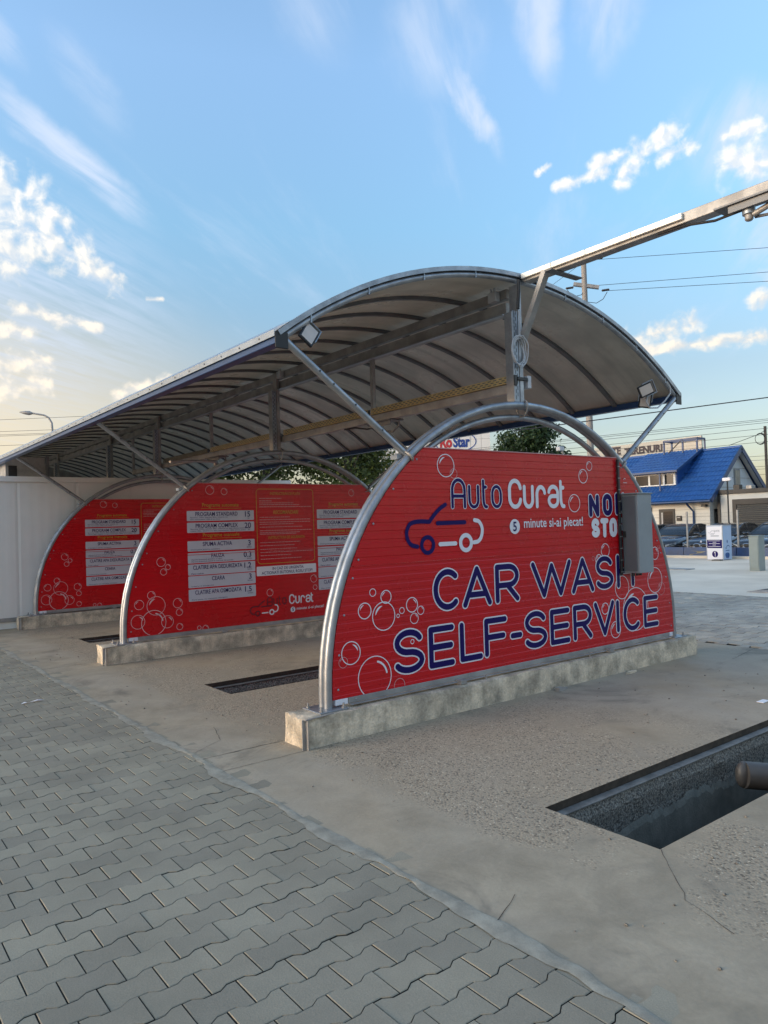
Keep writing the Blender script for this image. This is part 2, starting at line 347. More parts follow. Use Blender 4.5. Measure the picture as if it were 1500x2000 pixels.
# pits under the bays: rebate with rusty angle, ledge, gravel wall, torn render, dark floor
for i, (x0, x1, y0, y1) in enumerate(PITS):
    d = .95
    t = thing('inspection_pit', None, None); t['kind'] = 'structure'
    t['label'] = ['open drain pit with torn render in the nearest empty bay', 'open drain pit between the two nearest plinths', 'open drain pit in front of the farthest plinth'][i]
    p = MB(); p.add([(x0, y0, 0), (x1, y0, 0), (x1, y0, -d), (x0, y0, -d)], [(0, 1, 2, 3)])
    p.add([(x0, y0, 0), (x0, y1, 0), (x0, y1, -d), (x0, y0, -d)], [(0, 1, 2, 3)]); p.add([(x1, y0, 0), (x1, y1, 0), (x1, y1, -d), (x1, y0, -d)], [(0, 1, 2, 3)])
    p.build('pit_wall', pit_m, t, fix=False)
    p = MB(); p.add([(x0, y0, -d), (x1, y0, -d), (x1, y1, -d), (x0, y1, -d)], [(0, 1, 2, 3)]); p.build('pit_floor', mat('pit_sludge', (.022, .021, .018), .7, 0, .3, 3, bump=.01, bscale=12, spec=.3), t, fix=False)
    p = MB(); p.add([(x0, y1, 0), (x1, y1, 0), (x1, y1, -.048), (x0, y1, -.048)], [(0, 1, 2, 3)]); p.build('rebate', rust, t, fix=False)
    p = MB(); p.bbox(x0+.002, x1-.002, y1-.062, y1-.003, -.055, -.045, .002); p.build('steel_ledge', mat('dull_ledge_steel', (.22, .21, .195), .6, .2, .2, 9), t)
    p = MB(); nx = int((x1-x0)/.02); 
    rows = [(-.056, 0), (-.12, .02), (-.22, .012), (-.36, .02)]
    vs = [(x0+(x1-x0)*k/nx, y1-.05-dd+mnoise.noise(Vector((k*.3, zz*30, i)))*.012, zz) for zz, dd in rows for k in range(nx+1)]
    p.add(vs, [(r*(nx+1)+k, r*(nx+1)+k+1, (r+1)*(nx+1)+k+1, (r+1)*(nx+1)+k) for r in range(3) for k in range(nx)])
    p.build('gravel_wall', gravel_m, t, fix=False)
    p = MB(); e = []
    for k in range(nx+1):
        x = x0+(x1-x0)*k/nx; z = -.205+mnoise.noise(Vector((x*2.2, i, 0)))*.05+mnoise.noise(Vector((x*11, i, 3)))*.03+mnoise.noise(Vector((x*34, i, 5)))*.03
        e += [(x, y1-.078, z-.035), (x, y1-.088, z-.08), (x, y1-.07, -d)]
    fs = []
    for k in range(nx):
        a, b = k*3, k*3+3; fs += [(a, b, b+1, a+1), (a+1, b+1, b+2, a+2)]
    p.add(e, fs); p.build('torn_render', mat('torn_render', (.22, .21, .175), .8, 0, .15, 9, bump=.004), t, fix=False)
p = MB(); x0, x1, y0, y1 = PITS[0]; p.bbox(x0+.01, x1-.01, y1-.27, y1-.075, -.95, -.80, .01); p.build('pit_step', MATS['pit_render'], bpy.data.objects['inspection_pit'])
dp = thing('drain_pipe', 'short brown plastic pipe end lying in the nearest open pit', 'pipe', (2.1, -2.35, -.5))
p = MB(); p.tube([(1.92, -2.235, -.165), (2.05, -2.33, -.185), (2.4, -2.60, -.225)], .09, 18); p.build('pipe_body', mat('brown_pipe', (.075, .068, .062), .5, 0, .1, 6), dp, smooth=True)
p = MB(); p.ball((1.92, -2.235, -.165), .09, .75, .55, 1, 16, 10); p.build('pipe_cap', MATS['brown_pipe'], dp, smooth=True)

# paving: interlocking bone-shaped pavers, laid in half-bond rows
PL, PP, PA = .2, .1388, .0105
def bone(g=.0022, L=PL):
    hw, hn, e = PP/2+PA-g, PP/2-PA-g, .016
    q = [(0+g, -hw), (L*.25-e, -hw), (L*.25+e, -hn), (L*.75-e, -hn), (L*.75+e, -hw), (L-g, -hw)]
    return q+[(x, -y) for x, y in reversed(q)]
def paver_mb(mb, ox, oy, oz, tx=0, ty=0, ins=.0024):
    q = bone(); n = len(q); c = Vector((PL/2, 0)); top = []; 
    for (x, y) in q:
        top.append((x-math.copysign(ins, x-c.x), y-math.copysign(ins, y)))
    z = lambda x, y: oz+tx*(x-c.x)+ty*y
    vs = [(ox+x, oy+y, z(x, y)) for x, y in top]+[(ox+x, oy+y, z(x, y)-.0028) for x, y in q]+[(ox+x, oy+y, z(x, y)-.02) for x, y in q]
    mb.sides = getattr(mb, 'sides', []); k0 = len(mb.f)+1+n; mb.sides += range(k0, k0+n)
    mb.add(vs, [tuple(range(n))]+[(n+i, n+(i+1) % n, (i+1) % n, i) for i in range(n)]+[(2*n+i, 2*n+(i+1) % n, n+(i+1) % n, n+i) for i in range(n)])
pv = thing('paving', None, None); pv['kind'] = 'structure'; pv['label'] = 'grey green interlocking pavers laid in zigzag rows beside the wash bays'
bedm = MB(); bedm.add([(-9, -9, -.0105), (-.962, -9, -.0105), (-.962, 22, -.0105), (-9, 22, -.0105)], [(0, 1, 2, 3)]); bedm.build('sand_bed', sand_m, pv, fix=False)
pm = []
for _ in range(6):
    mb = MB(); paver_mb(mb, -PL/2, 0, 0, random.uniform(-.012, .012), random.uniform(-.012, .012)); me = bpy.data.meshes.new('paving_stone'); me.from_pydata(mb.v, [], mb.f); me.materials.append(paver_m); me.materials.append(sand_m); me.polygons.foreach_set('material_index', [1 if i in set(mb.sides) else 0 for i in range(len(mb.f))]); pm.append(me)
cells = []
j0 = -40
for j in range(-40, 130):
    yy = -2.384+j*PP
    off = -1.29+(PL/2 if j % 2 else 0)
    for i in range(-38, 4):
        x = off+i*PL
        if x > -.985: continue
        cells.append((x+PL/2, yy))
def inview(p):
    d = Vector((p[0], p[1], 0))-CAM; zf = d.dot(fw)
    if zf < .3: return None
    u, v = 750+FPX*d.dot(rt)/zf, 1000-FPX*d.dot(up)/zf
    return zf if (-60 < u < 1560 and v < 2070) else None
vis = sorted([(inview(c), c) for c in cells if inview(c) and c[0] > -3.2])
near = set(c for _, c in vis[:300])
rest = MB()
for c in cells:
    dz = random.uniform(-.0022, .001)
    if c in near:
        o = link('paving_stone', random.choice(pm), None, pv); o.location = (c[0], c[1], dz)
    elif c[0] > -6.5: paver_mb(rest, c[0]-PL/2, c[1], dz, random.uniform(-.01, .01), random.uniform(-.01, .01))
o = rest.build('paving_stones', paver_m, pv, fix=False, kind='stuff'); o.data.materials.append(sand_m); q_ = set(rest.sides); o.data.polygons.foreach_set('material_index', [1 if i in q_ else 0 for i in range(len(rest.f))])
# cement slurry smeared over the joint between pavers and slab
sl_ = MB(); n = 520; L_ = []; Rr_ = []; Mid = []
for k in range(n+1):
    y = -6+k*.05 if k else -6
    y = -6+k*.04
    a = mnoise.noise(Vector((y*1.7, 0, 0)))*.05+mnoise.noise(Vector((y*9, 1, 0)))*.022; b = mnoise.noise(Vector((y*1.3, 7, 0)))*.04+mnoise.noise(Vector((y*8, 9, 0)))*.02
    L_.append((-.985+min(a, .02)*1.6, y, .0022)); Mid.append((-.955+.01*mnoise.noise(Vector((y*4, 3, 3))), y, .0045+.0015*mnoise.noise(Vector((y*5, 2, 2))))); Rr_.append((-.92+b*.9, y, .0022))
m_ = n+1
sl_.add(L_+Mid+Rr_, [(i, m_+i, m_+i+1, i+1) for i in range(n)]+[(m_+i, 2*m_+i, 2*m_+i+1, m_+i+1) for i in range(n)])
sl_.build('cement_strip', slurry_m, smooth=True, fix=False, kind='structure')

# paving on the far side of the bays, and the pale concrete beyond it
far_paver_m = mat('dusty_grey_paver', (.50, .44, .36), .8, 0, .15, 1.1, fine=.2, fscale=60, rnd=.16, spec=.3)
fpm = []
for me in pm: m2 = me.copy(); m2.materials[0] = far_paver_m; fpm.append(m2)
far_sand = mat('dusty_joint_sand', (.16, .15, .13), .95, 0, .2, 10)
pf = thing('far_paving', None, None); pf['kind'] = 'structure'; pf['label'] = 'far strip of grey pavers beyond the bays'
bedm = MB(); bedm.add([(5.842, -9, -.018), (11.6, -9, -.018), (11.6, 22, -.018), (5.842, 22, -.018)], [(0, 1, 2, 3)]); bedm.build('sand_bed', far_sand, pf, fix=False)
mb = MB(); fcells = []
for j in range(-30, 75):
    for i in range(28):
        x = 5.86+i*PL+(PL/2 if j % 2 else 0); y = j*PP
        fcells.append((x+PL/2, y))
fv = sorted([(inview(c), c) for c in fcells if inview(c) and inview(c) > 9.0 and c[1] < 2.2 and c[1] < (c[0]-5.8)*.75+.5])
fnear = set(c for _, c in fv[:300])
for c in fcells:
    dz = random.uniform(-.003, .002)
    if c in fnear:
        o = link('paving_stone', random.choice(fpm), None, pf); o.location = (c[0], c[1], dz)
    else: paver_mb(mb, c[0]-PL/2, c[1], dz, random.uniform(-.02, .02), random.uniform(-.02, .02))
mb.build('paving_stones', far_paver_m, pf, fix=False, kind='stuff')
fc = MB(); 
for k in range(40):
    pass
ny = 60; e0 = [(11.45+.08*mnoise.noise(Vector((k*.35, 4, 1))), -9+31*k/ny, .004) for k in range(ny+1)]; e1 = [(24.35, -9+31*k/ny, .004) for k in range(ny+1)]
fc.add(e0+e1, [(k, ny+1+k, ny+2+k, k+1) for k in range(ny)]); fc.build('far_concrete', far_conc, fix=False, kind='structure')
# ------------------------------------------------------------------ flat print: strokes and text on a plane (origin, right, up, outward)
class Plane:
    def __init__(s, o, r, u): s.o, s.r, s.u = Vector(o), Vector(r).normalized(), Vector(u).normalized(); s.n = s.r.cross(s.u)
    def at(s, x, z, d=0): return s.o+s.r*x+s.u*z+s.n*d
def arc(cx, cy, rx, ry, a0, a1, n=14): return [(cx+rx*cos(R(a0+(a1-a0)*k/n)), cy+ry*sin(R(a0+(a1-a0)*k/n))) for k in range(n+1)]
_k = [0]
def ribbon(mb, pl, pts, w, d, closed=False, caps=True):
    _k[0] = (_k[0]+1) % 17; d += _k[0]*.00003
    P = [Vector(p) for p in pts]; P = [p for i, p in enumerate(P) if i == 0 or (p-P[i-1]).length > 1e-6]; m = len(P); L = []; Rr = []
    for i in range(m):
        a = P[i-1] if (i or closed) else P[i]; b = P[(i+1) % m] if (i < m-1 or closed) else P[i]
        d1 = (P[i]-a); d2 = (b-P[i]); d1 = d1.normalized() if d1.length else d2.normalized(); d2 = d2.normalized() if d2.length else d1
        t = (d1+d2).normalized(); nn = Vector((-t.y, t.x)); k = 1/max(.5, abs(nn.dot(Vector((-d1.y, d1.x)))))
        L.append(P[i]+nn*w/2*k); Rr.append(P[i]-nn*w/2*k)
    vs = [pl.at(*p, d) for p in L]+[pl.at(*p, d) for p in Rr]
    mb.add(vs, [(i, m+i, m+(i+1) % m, (i+1) % m) for i in range(m if closed else m-1)])
    if caps and not closed:
        for i, j in ((0, 1), (m-1, m-2)):
            t = (P[i]-P[j]).normalized(); a0 = math.degrees(atan2(t.y, t.x))
            q = arc(P[i].x, P[i].y, w/2, w/2, a0-90, a0+90, 8); mb.add([pl.at(*x, d) for x in q], [tuple(range(9))])
def disc(mb, pl, x, z, r, d, rx=None): 
    _k[0] = (_k[0]+1) % 17; d += _k[0]*.00003
    q = arc(x, z, rx or r, r, 0, 360, 28)[:-1]; mb.add([pl.at(*p, d) for p in q], [tuple(range(28))])
def rect(mb, pl, x0, x1, z0, z1, d, rad=0):
    _k[0] = (_k[0]+1) % 17; d += _k[0]*.00003
    q = [(x0, z0), (x1, z0), (x1, z1), (x0, z1)] if not rad else arc(x1-rad, z0+rad, rad, rad, -90, 0, 4)+arc(x1-rad, z1-rad, rad, rad, 0, 90, 4)+arc(x0+rad, z1-rad, rad, rad, 90, 180, 4)+arc(x0+rad, z0+rad, rad, rad, 180, 270, 4)
    mb.add([pl.at(*p, d) for p in q], [tuple(range(len(q)))])
_tc = {}
def textmesh(t, bold=0.0, shear=0.0):
    k = (t, bold, shear)
    if k not in _tc:
        cu = bpy.data.curves.new('t', 'FONT'); cu.body = t; cu.offset = bold; cu.shear = shear; cu.fill_mode = 'FRONT'; cu.resolution_u = 3
        ob = bpy.data.objects.new('t', cu); S.collection.objects.link(ob); dg = bpy.context.evaluated_depsgraph_get(); dg.update()
        me = ob.evaluated_get(dg).to_mesh(); v = [x.co[:2] for x in me.vertices]; f = [tuple(p.vertices) for p in me.polygons]
        ob.evaluated_get(dg).to_mesh_clear(); bpy.data.objects.remove(ob); bpy.data.curves.remove(cu); _tc[k] = (v, f)
    return _tc[k]
def text(mb, pl, t, x0, x1, z0, z1, d, bold=0.0, shear=0.0, keep=False, align='c'):
    v, f = textmesh(t, bold, shear)
    ax, bx = min(a for a, b in v), max(a for a, b in v); az_, bz = min(b for a, b in v), max(b for a, b in v)
    sz = (z1-z0)/(bz-az_); sx = (x1-x0)/(bx-ax)
    if keep:
        sx = min(sx, sz); wd = sx*(bx-ax)
        if align == 'c': x0 = (x0+x1)/2-wd/2
    mb.add([pl.at(x0+(a-ax)*sx, z0+(b-az_)*sz, d) for a, b in v], f)
def letter(ch):
    """stroke skeletons in a unit box"""
    A = lambda *a: arc(*a)
    return {'C': [A(.5, .5, .5, .5, 48, 312, 26)], 'A': [[(0, 0), (.5, 1)], [(.5, 1), (1, 0)], [(.17, .27), (.83, .27)]],
            'R': [[(0, 0), (0, 1)], [(0, 1), (.55, 1)]+A(.58, .72, .42, .28, 90, -90)+[(0, .44)], [(.5, .44), (1, 0)]],
            'W': [[(0, 1), (.28, 0)], [(.28, 0), (.5, .93)], [(.5, .93), (.74, 0)], [(.74, 0), (1, 1)]],
            'S': [A(.5, .745, .46, .255, 22, 270, 16)+A(.5, .26, .5, .23, 90, -155, 16)[1:]],
            'H': [[(0, 0), (0, 1)], [(1, 0), (1, 1)], [(0, .5), (1, .5)]], 'E': [[(0, 0), (0, 1)], [(0, 1), (1, 1)], [(0, .5), (.94, .5)], [(0, 0), (1, 0)]],
            'L': [[(0, 1), (0, 0)], [(0, 0), (1, 0)]], 'F': [[(0, 0), (0, 1)], [(0, 1), (1, 1)], [(0, .5), (.9, .5)]], '-': [[(0, .5), (1, .5)]],
            'V': [[(0, 1), (.5, 0)], [(.5, 0), (1, 1)]], 'I': [[(.5, 0), (.5, 1)]],
            'N': [[(0, 0), (0, 1)], [(0, 1), (1, 0)], [(1, 0), (1, 1)]], 'O': [A(.5, .7, .5, .3, 0, 180)+A(.5, .3, .5, .3, 180, 359.9)],
            'T': [[(0, 1), (1, 1)], [(.5, 1), (.5, 0)]], 'P': [[(0, 0), (0, 1)], [(0, 1), (.55, 1)]+A(.58, .72, .42, .28, 90, -90)+[(0, .44)]],
            'a^': [[(0, 0), (0, .62)]+A(.5, .62, .5, .38, 180, 0, 18)+[(1, 0)], [(0, .4), (1, .4)]],
            'u': [[(0, 1)]+A(.5, .36, .5, .36, 180, 360, 16)+[(1, 1)]], 't': [[(0, 1), (0, .3)]+A(.7, .3, .7, .3, 180, 270, 8)+[(1, 0)], [(0, .76), (.8, .76)]],
            'o': [A(.5, .62, .5, .38, 0, 180, 14)+A(.5, .38, .5, .38, 180, 359.9, 14)],
            'c^': [[(1, .72)]+A(.5, .66, .5, .34, 12, 180, 14)+A(.5, .34, .5, .34, 180, 348, 14)],
            'r': [[(0, 0), (0, .6)]+A(.5, .6, .5, .4, 180, 15, 12)], 'a': [A(.5, .68, .5, .32, 170, 0, 12)+[(1, .32)]+A(.5, .3, .5, .3, 0, -180, 12)+A(.4, .3, .4, .22, 180, 90, 6)[1:], [(.4, .52), (1, .52)]]}[ch]
def glyph(mb, pl, ch, x0, x1, z0, z1, w, d, grow=0.0):
    """outer box x0..x1, z0..z1 of a stroke of outer width grow"""
    g = (grow or w)/2
    for st in letter(ch): ribbon(mb, pl, [(x0+g+p[0]*(x1-x0-2*g), z0+g+p[1]*(z1-z0-2*g)) for p in st], w, d, closed=ch in 'oO')
def spline(pts, n=8):
    P = [Vector(p) for p in pts]; P = [2*P[0]-P[1]]+P+[2*P[-1]-P[-2]]; out = []
    for i in range(1, len(P)-2):
        a, b, c, e = P[i-1:i+3]
        for k in range(n):
            t = k/n; out.append(tuple(.5*((2*b)+(c-a)*t+(2*a-5*b+4*c-e)*t*t+(3*b-a-3*c+e)*t*t*t)))
    return out+[tuple(P[-2])]
def bubble(mb, pl, x, z, r, w, d, flip=1):
    ribbon(mb, pl, arc(x, z, r, r, 0, 360, 30)[:-1], w, d, closed=True)
    if r > .03:
        q = arc(x, z, r*.74, r*.74, 100, 170, 9) if flip > 0 else arc(x, z, r*.74, r*.74, 10, 75, 9); n = len(q)
        P = [Vector(p) for p in q]; L = []; Rr = []
        for i, p in enumerate(P):
            rad = (p-Vector((x, z))).normalized(); ww = r*.075*sin(pi*(i+.6)/(n+.2)); L.append(p+rad*ww); Rr.append(p-rad*ww)
        mb.add([pl.at(*p, d+.0006) for p in L+Rr], [(i, n+i, n+i+1, i+1) for i in range(n-1)])
def logo(dark, out, white, pl, x0, z0, s, d, wd=.036):
    """outline car: dark tail half, white front half; coordinates measured on the panel, origin 0.79,1.34"""
    T = lambda p: (x0+(p[0]-.79)*s, z0+(p[1]-1.34)*s)
    tail = spline([(1.253, 1.768), (1.19, 1.735), (1.13, 1.69), (1.066, 1.626)], 6)+spline([(1.062, 1.624), (1.0, 1.628), (.91, 1.626), (.845, 1.604), (.812, 1.545), (.82, 1.48), (.86, 1.435), (.925, 1.418)], 5)
    st = [tail, [(1.155, 1.609), (1.478, 1.611)]]
    for q in st: ribbon(dark, pl, [T(p) for p in q], wd*s, d)
    ribbon(dark, pl, [T(p) for p in arc(1.037, 1.428, .066, .066, 0, 360, 26)[:-1]], wd*s, d, closed=True)
    for q in ([(1.178, 1.429), (1.36, 1.429)], spline([(1.598, 1.628), (1.655, 1.612), (1.69, 1.555), (1.68, 1.485), (1.64, 1.44), (1.583, 1.43)], 5)): ribbon(white, pl, [T(p) for p in q], wd*s, d)
    ribbon(white, pl, [T(p) for p in arc(1.485, 1.431, .066, .066, 0, 360, 26)[:-1]], wd*s*1.05, d, closed=True)
def wordmark(dark, out, white, pl, x0, z0, s, d):
    T = lambda a: x0+(a-1.31)*s; U = lambda b: z0+(b-1.72)*s
    for ch, a, b, lo, hi in [('a^', 1.318, 1.508, 1.726, 2.004), ('u', 1.524, 1.675, 1.724, 1.948), ('t', 1.70, 1.782, 1.724, 2.0), ('o', 1.815, 1.968, 1.724, 1.95)]:
        if out is not None: glyph(out, pl, ch, T(a), T(b), U(lo), U(hi), .042*s, d-.0008, .042*s)
        glyph(dark, pl, ch, T(a), T(b), U(lo), U(hi), .029*s, d, .042*s)
    for ch, a, b, lo, hi in [('c^', 2.045, 2.235, 1.722, 2.006), ('u', 2.25, 2.405, 1.722, 1.95), ('r', 2.428, 2.585, 1.724, 1.95), ('a', 2.604, 2.778, 1.722, 1.955), ('t', 2.785, 2.872, 1.722, 2.004)]:
        glyph(white, pl, ch, T(a), T(b), U(lo), U(hi), .040*s, d)

# ------------------------------------------------------------------ arches with their red panels, on concrete plinths
ZC = ZP+LEG
def arch_pts(r, y, z_off=0, n=44):
    q = [(CX-r, y, ZP-.004)]+[(CX-r*cos(pi*k/n), y, ZC+r*sin(pi*k/n)) for k in range(n+1)]+[(CX+r, y, ZP-.004)]
    return q
def sheet(z0, z1, yf, dep, pitch=.068):
    """horizontally ribbed sheet, trimmed to the arch"""
    mb = MB(); zs = [z0]; prof = [(.0, 0), (.038, 0), (.042, dep), (.064, dep), (.068, 0)]
    k = math.floor(z0/pitch)
    pts = []
    while k*pitch < z1+.1:
        for a, dd in prof[:-1]:
            z = k*pitch+a
            if z0 < z < z1: pts.append((z, dd))
        k += 1
    pts = [(z0, 0)]+pts+[(z1, 0)]
    hw = lambda z: sqrt(max((RA-.03)**2-max(z-ZC, 0)**2, 0))
    rows = []; NX = 10
    for z, dd in pts:
        h = hw(z); rows.append([(CX-h+2*h*i/NX, yf+dd, z) for i in range(NX+1)])
    m = NX+1; vs = [p for r in rows for p in r]; n = len(rows)
    fs = [(i*m+j, i*m+j+1, (i+1)*m+j+1, (i+1)*m+j) for i in range(n-1) for j in range(NX)]
    vb = [(r[i][0], yf+.04, r[i][2]) for r in rows for i in (0, NX)]; o = n*m; vs += vb
    fs += [(o+2*i, o+2*i+2, o+2*i+3, o+2*i+1) for i in range(n-1)]
    fs += [(i*m, (i+1)*m, o+2*i+2, o+2*i) for i in range(n-1)]+[(i*m+NX, o+2*i+1, o+2*i+3, (i+1)*m+NX) for i in range(n-1)]
    fs += [tuple((n-1)*m+j for j in range(NX+1))+(o+2*n-1, o+2*n-2)]+[tuple(j for j in range(NX, -1, -1))+(o, o+1)]
    mb.add(vs, fs); return mb
def make_arch(y, label, group):
    t = thing('arch_partition', label, 'arch', (CX, y, ZP), group)
    for (r, dy) in ((RA, -.034), (RA, .036)):
        p = MB(); p.tube(arch_pts(r, y+dy), .0325, 14); p.build('arch_tube', galv, t, smooth=True)
    p = MB(); p.tube([q for q in arch_pts(RA-.105, y+.062)[1:-1] if q[2] > 1.9], .029, 12); p.build('inner_tube', galv, t, smooth=True)
    for sx in (-1, 1):
        x = CX+sx*RA
        p = MB(); p.bbox(x-.13, x+.13, y-.125, y+.125, ZP+.001, ZP+.013, .002); bp = p.build('base_plate', galv, t)
        for ax in (-.1, .1):
            for ay in (-.095, .095):
                p = MB(); p.cyl((x+ax, y+ay, ZP+.0135), (x+ax, y+ay, ZP+.024), .017, 6); p.cyl((x+ax, y+ay, ZP+.0245), (x+ax, y+ay, ZP+.05), .008, 8); p.build('anchor_bolt', galv_dull, bp)
    # clamps: a flat ring round both tubes at the strut feet, and one at the top
    for ang, rr in ((50.8, .062), (129.2, .062), (91, .07)):
        a = R(ang); c = Vector((CX+RA*cos(a), y, ZC+RA*sin(a))); tn = Vector((-sin(a), 0, cos(a))); rad = Vector((cos(a), 0, sin(a)))
        q = []
        for k in range(20):
            th = 2*pi*k/20; q.append(c+rad*(.05+(.055 if ang == 91 and cos(th) < 0 else 0))*cos(th)+Vector((0, 1, 0))*(.085*sin(th))-tn*.02*sin(th))
        p = MB(); p.tube(q, .009 if ang == 91 else .011, 8, closed=True); p.build('clamp_ring', galv_dull, t, smooth=True)
    p = MB(); a = R(129.2); c = Vector((CX+RA*cos(a)-.045, y+.05, ZC+RA*sin(a)-.03)); p.beam(c+Vector((-.055, 0, .02)), c+Vector((.06, 0, .05)), .09, .035); p.build('clamp_block', steel_plate, t)
    yf = y-.058
    lo = sheet(.288, 1.292, yf, .0022).build('panel_sheet', red, t, fix=False)
    hi = sheet(1.2945, 2.25, yf, .0042).build('panel_sheet', red, t, fix=False)
    p = MB(); p.beam((CX-sqrt((RA-.03)**2-.957**2)+.02, yf+.002, 1.2905), (CX+sqrt((RA-.03)**2-.957**2)-.02, yf+.002, 1.2905), .012, .006); p.build('panel_seam', red, t)
    p = MB(); q = []
    zt = 2.25; h = sqrt((RA-.03)**2-(zt-ZC)**2)
    p.bbox(CX-h, CX+h, yf-.004, yf+.045, zt+.001, zt+.009, .002); p.build('top_trim', palep, t)
    p = MB(); p.bbox(CX-RA+.17, CX+RA-.13, yf-.006, yf+.05, .243, .287, .003); p.bbox(CX-RA+.17, CX+RA-.13, yf-.045, yf-.0065, .236, .2425, .002); rail = p.build('bottom_rail', galv_dull, t)
    for k in range(8):
        x = .25+k*.61; p = MB(); p.ball((x, yf-.007, .268), .007, 1, .5, 1, 8, 5); p.build('rail_screw', galv, rail)
    p = MB(); p.bbox(CX-RA+.05, CX-RA+.165, yf-.004, yf+.04, .243, .286, .002); p.bbox(CX+RA-.125, CX+RA-.06, yf-.004, yf+.04, .243, .286, .002); p.build('end_tape', whitep, t)
    for sg in (-1, 1):
        for z in (.36, .62, .92, 1.2, 1.34, 1.62, 1.9, 2.15):
            x = CX+sg*(sqrt((RA-.03)**2-max(z-ZC, 0)**2)-.05); p = MB(); p.ball((x, yf-.0005, z), .0095, 1, .6, 1, 8, 5); p.build('panel_screw', steel_plate, lo if z < 1.29 else hi, smooth=True)
    return t, lo, hi, Plane((0, yf, 0), (1, 0, 0), (0, 0, 1))

arch1, lo, hi, pl = make_arch(0, 'nearest red arch panel with CAR WASH SELF-SERVICE lettering and electrical cabinet', 'red arch partitions between the wash bays')
# big lettering, white outline with navy strokes
SELF = [('S', .625, .972, .365, .755), ('E', 1.003, 1.318, .374, .748), ('L', 1.362, 1.66, .38, .748), ('F', 1.665, 1.982, .385, .752), ('-', 2.006, 2.186, .36, .735), ('S', 2.195, 2.54, .375, .757), ('E', 2.568, 2.888, .379, .747), ('R', 2.92, 3.245, .382, .755), ('V', 3.262, 3.632, .378, .757), ('I', 3.645, 3.715, .384, .748), ('C', 3.768, 4.13, .376, .757), ('E', 4.145, 4.45, .38, .75)]
CARW = [('C', 1.074, 1.425, .85, 1.225), ('A', 1.415, 1.797, .848, 1.228), ('R', 1.825, 2.165, .852, 1.228), ('W', 2.318, 2.936, .85, 1.222), ('A', 2.918, 3.302, .85, 1.228), ('S', 3.312, 3.635, .852, 1.226), ('H', 3.675, 4.012, .853, 1.228)]
wo_, nv = MB(), MB()
for ch, a, b, c, d in SELF+CARW:
    w1, w2 = .074, .050
    if ch == 'I': a, b = (a+b)/2-.0385, (a+b)/2+.0385
    glyph(wo_, pl, ch, a, b, c, d, w1, .0012, w1); glyph(nv, pl, ch, a, b, c, d, w2, .0032, w1)
wo_.build('letter_outline', whitep, lo, fix=False); nv.build('lettering', navy, lo, fix=False)
dk, ot, wh, pk = MB(), MB(), MB(), MB()
wordmark(dk, ot, wh, pl, 1.31, 1.72, 1.0, .0032); logo(dk, ot, wh, pl, .79, 1.34, 1.0, .0032)
disc(wh, pl, 2.123, 1.557, .070, .0025); text(dk, pl, '5', 2.098, 2.148, 1.512, 1.602, .0042, .02)
text(wh, pl, 'minute si-ai plecat!', 2.25, 3.142, 1.512, 1.634, .0032, .012)
for ch, a, b in [('N', 3.24, 3.43), ('O', 3.475, 3.655), ('N', 3.695, 3.885)]:
    q = 1.868+(a-3.24)*.035; glyph(ot, pl, ch, a, b, q-.25, q, .074, .0024, .074); glyph(dk, pl, ch, a, b, q-.25, q, .054, .0044, .074)
for ch, a, b in [('S', 3.278, 3.418), ('T', 3.432, 3.57), ('O', 3.585, 3.72), ('P', 3.74, 3.87)]: glyph(wh, pl, ch, a, b, 1.408, 1.612, .056, .0032, .056)
rect(wh, pl, 3.86, 3.93, 1.985, 1.99, .003); ribbon(wh, pl, spline([(3.872, 2.02), (3.885, 2.035), (3.905, 2.03)], 4), .006, .003)
ot.build('letter_outline', whitep, hi, fix=False); dk.build('logo_print', navy, hi, fix=False); wh.build('logo_print', whitep, hi, fix=False)
bl, bh = MB(), MB()
for (x, z, r, f) in [(.445, 1.074, .030, 1), (.577, 1.029, .052, 1), (.361, .936, .062, 1), (.549, .877, .113, 1), (.695, .865, .014, 1), (.737, .904, .025, -1), (.846, .941, .060, -1), (.939, .887, .035, -1), (.867, .827, .043, -1), (.218, .624, .088, -1), (.443, .407, .163, -1), (.838, .638, .018, 1),
                     (4.417, 1.2, .07, -1), (4.4, .901, .14, 1), (4.014, .612, .233, 1), (3.776, .865, .123, 1), (3.466, .667, .058, 1), (3.636, .428, .086, 1), (3.388, 1.18, .054, 1), (1.274, 2.106, .098, 1), (3.173, 2.046, .07, 1), (3.28, 2.153, .046, 1), (3.017, 1.771, .088, 1), (3.502, 1.273, .07, 1)]:
    if r == .163: 
        q = arc(x, z, r, r, -47, 227, 26); ribbon(bl, pl, q, .0075, .0006, caps=False); q = arc(x, z, r*.74, r*.74, 10, 75, 9); ribbon(bl, pl, q, .016, .0006); continue
    bubble(bl if z < 1.25 else bh, pl, x, z, r, .0055 if r < .05 else .0075, .0006, f)
bl.build('bubble_print', whitep, lo, fix=False); bh.build('bubble_print', whitep, hi, fix=False)
b2 = MB()
for (x, z, r) in [(.143, .561, .041), (1.364, 2.039, .042), (4.521, .797, .068), (3.294, 1.2, .021), (4.5, 1.27, .02)]: bubble(b2, pl, x, z, r, .004, .0004, 1)
ribbon(b2, pl, arc(.689, .283+.02, .055, .055, -10, 190, 16), .005, .0004)
b2.build('faint_bubble_print', palep, lo, fix=False)

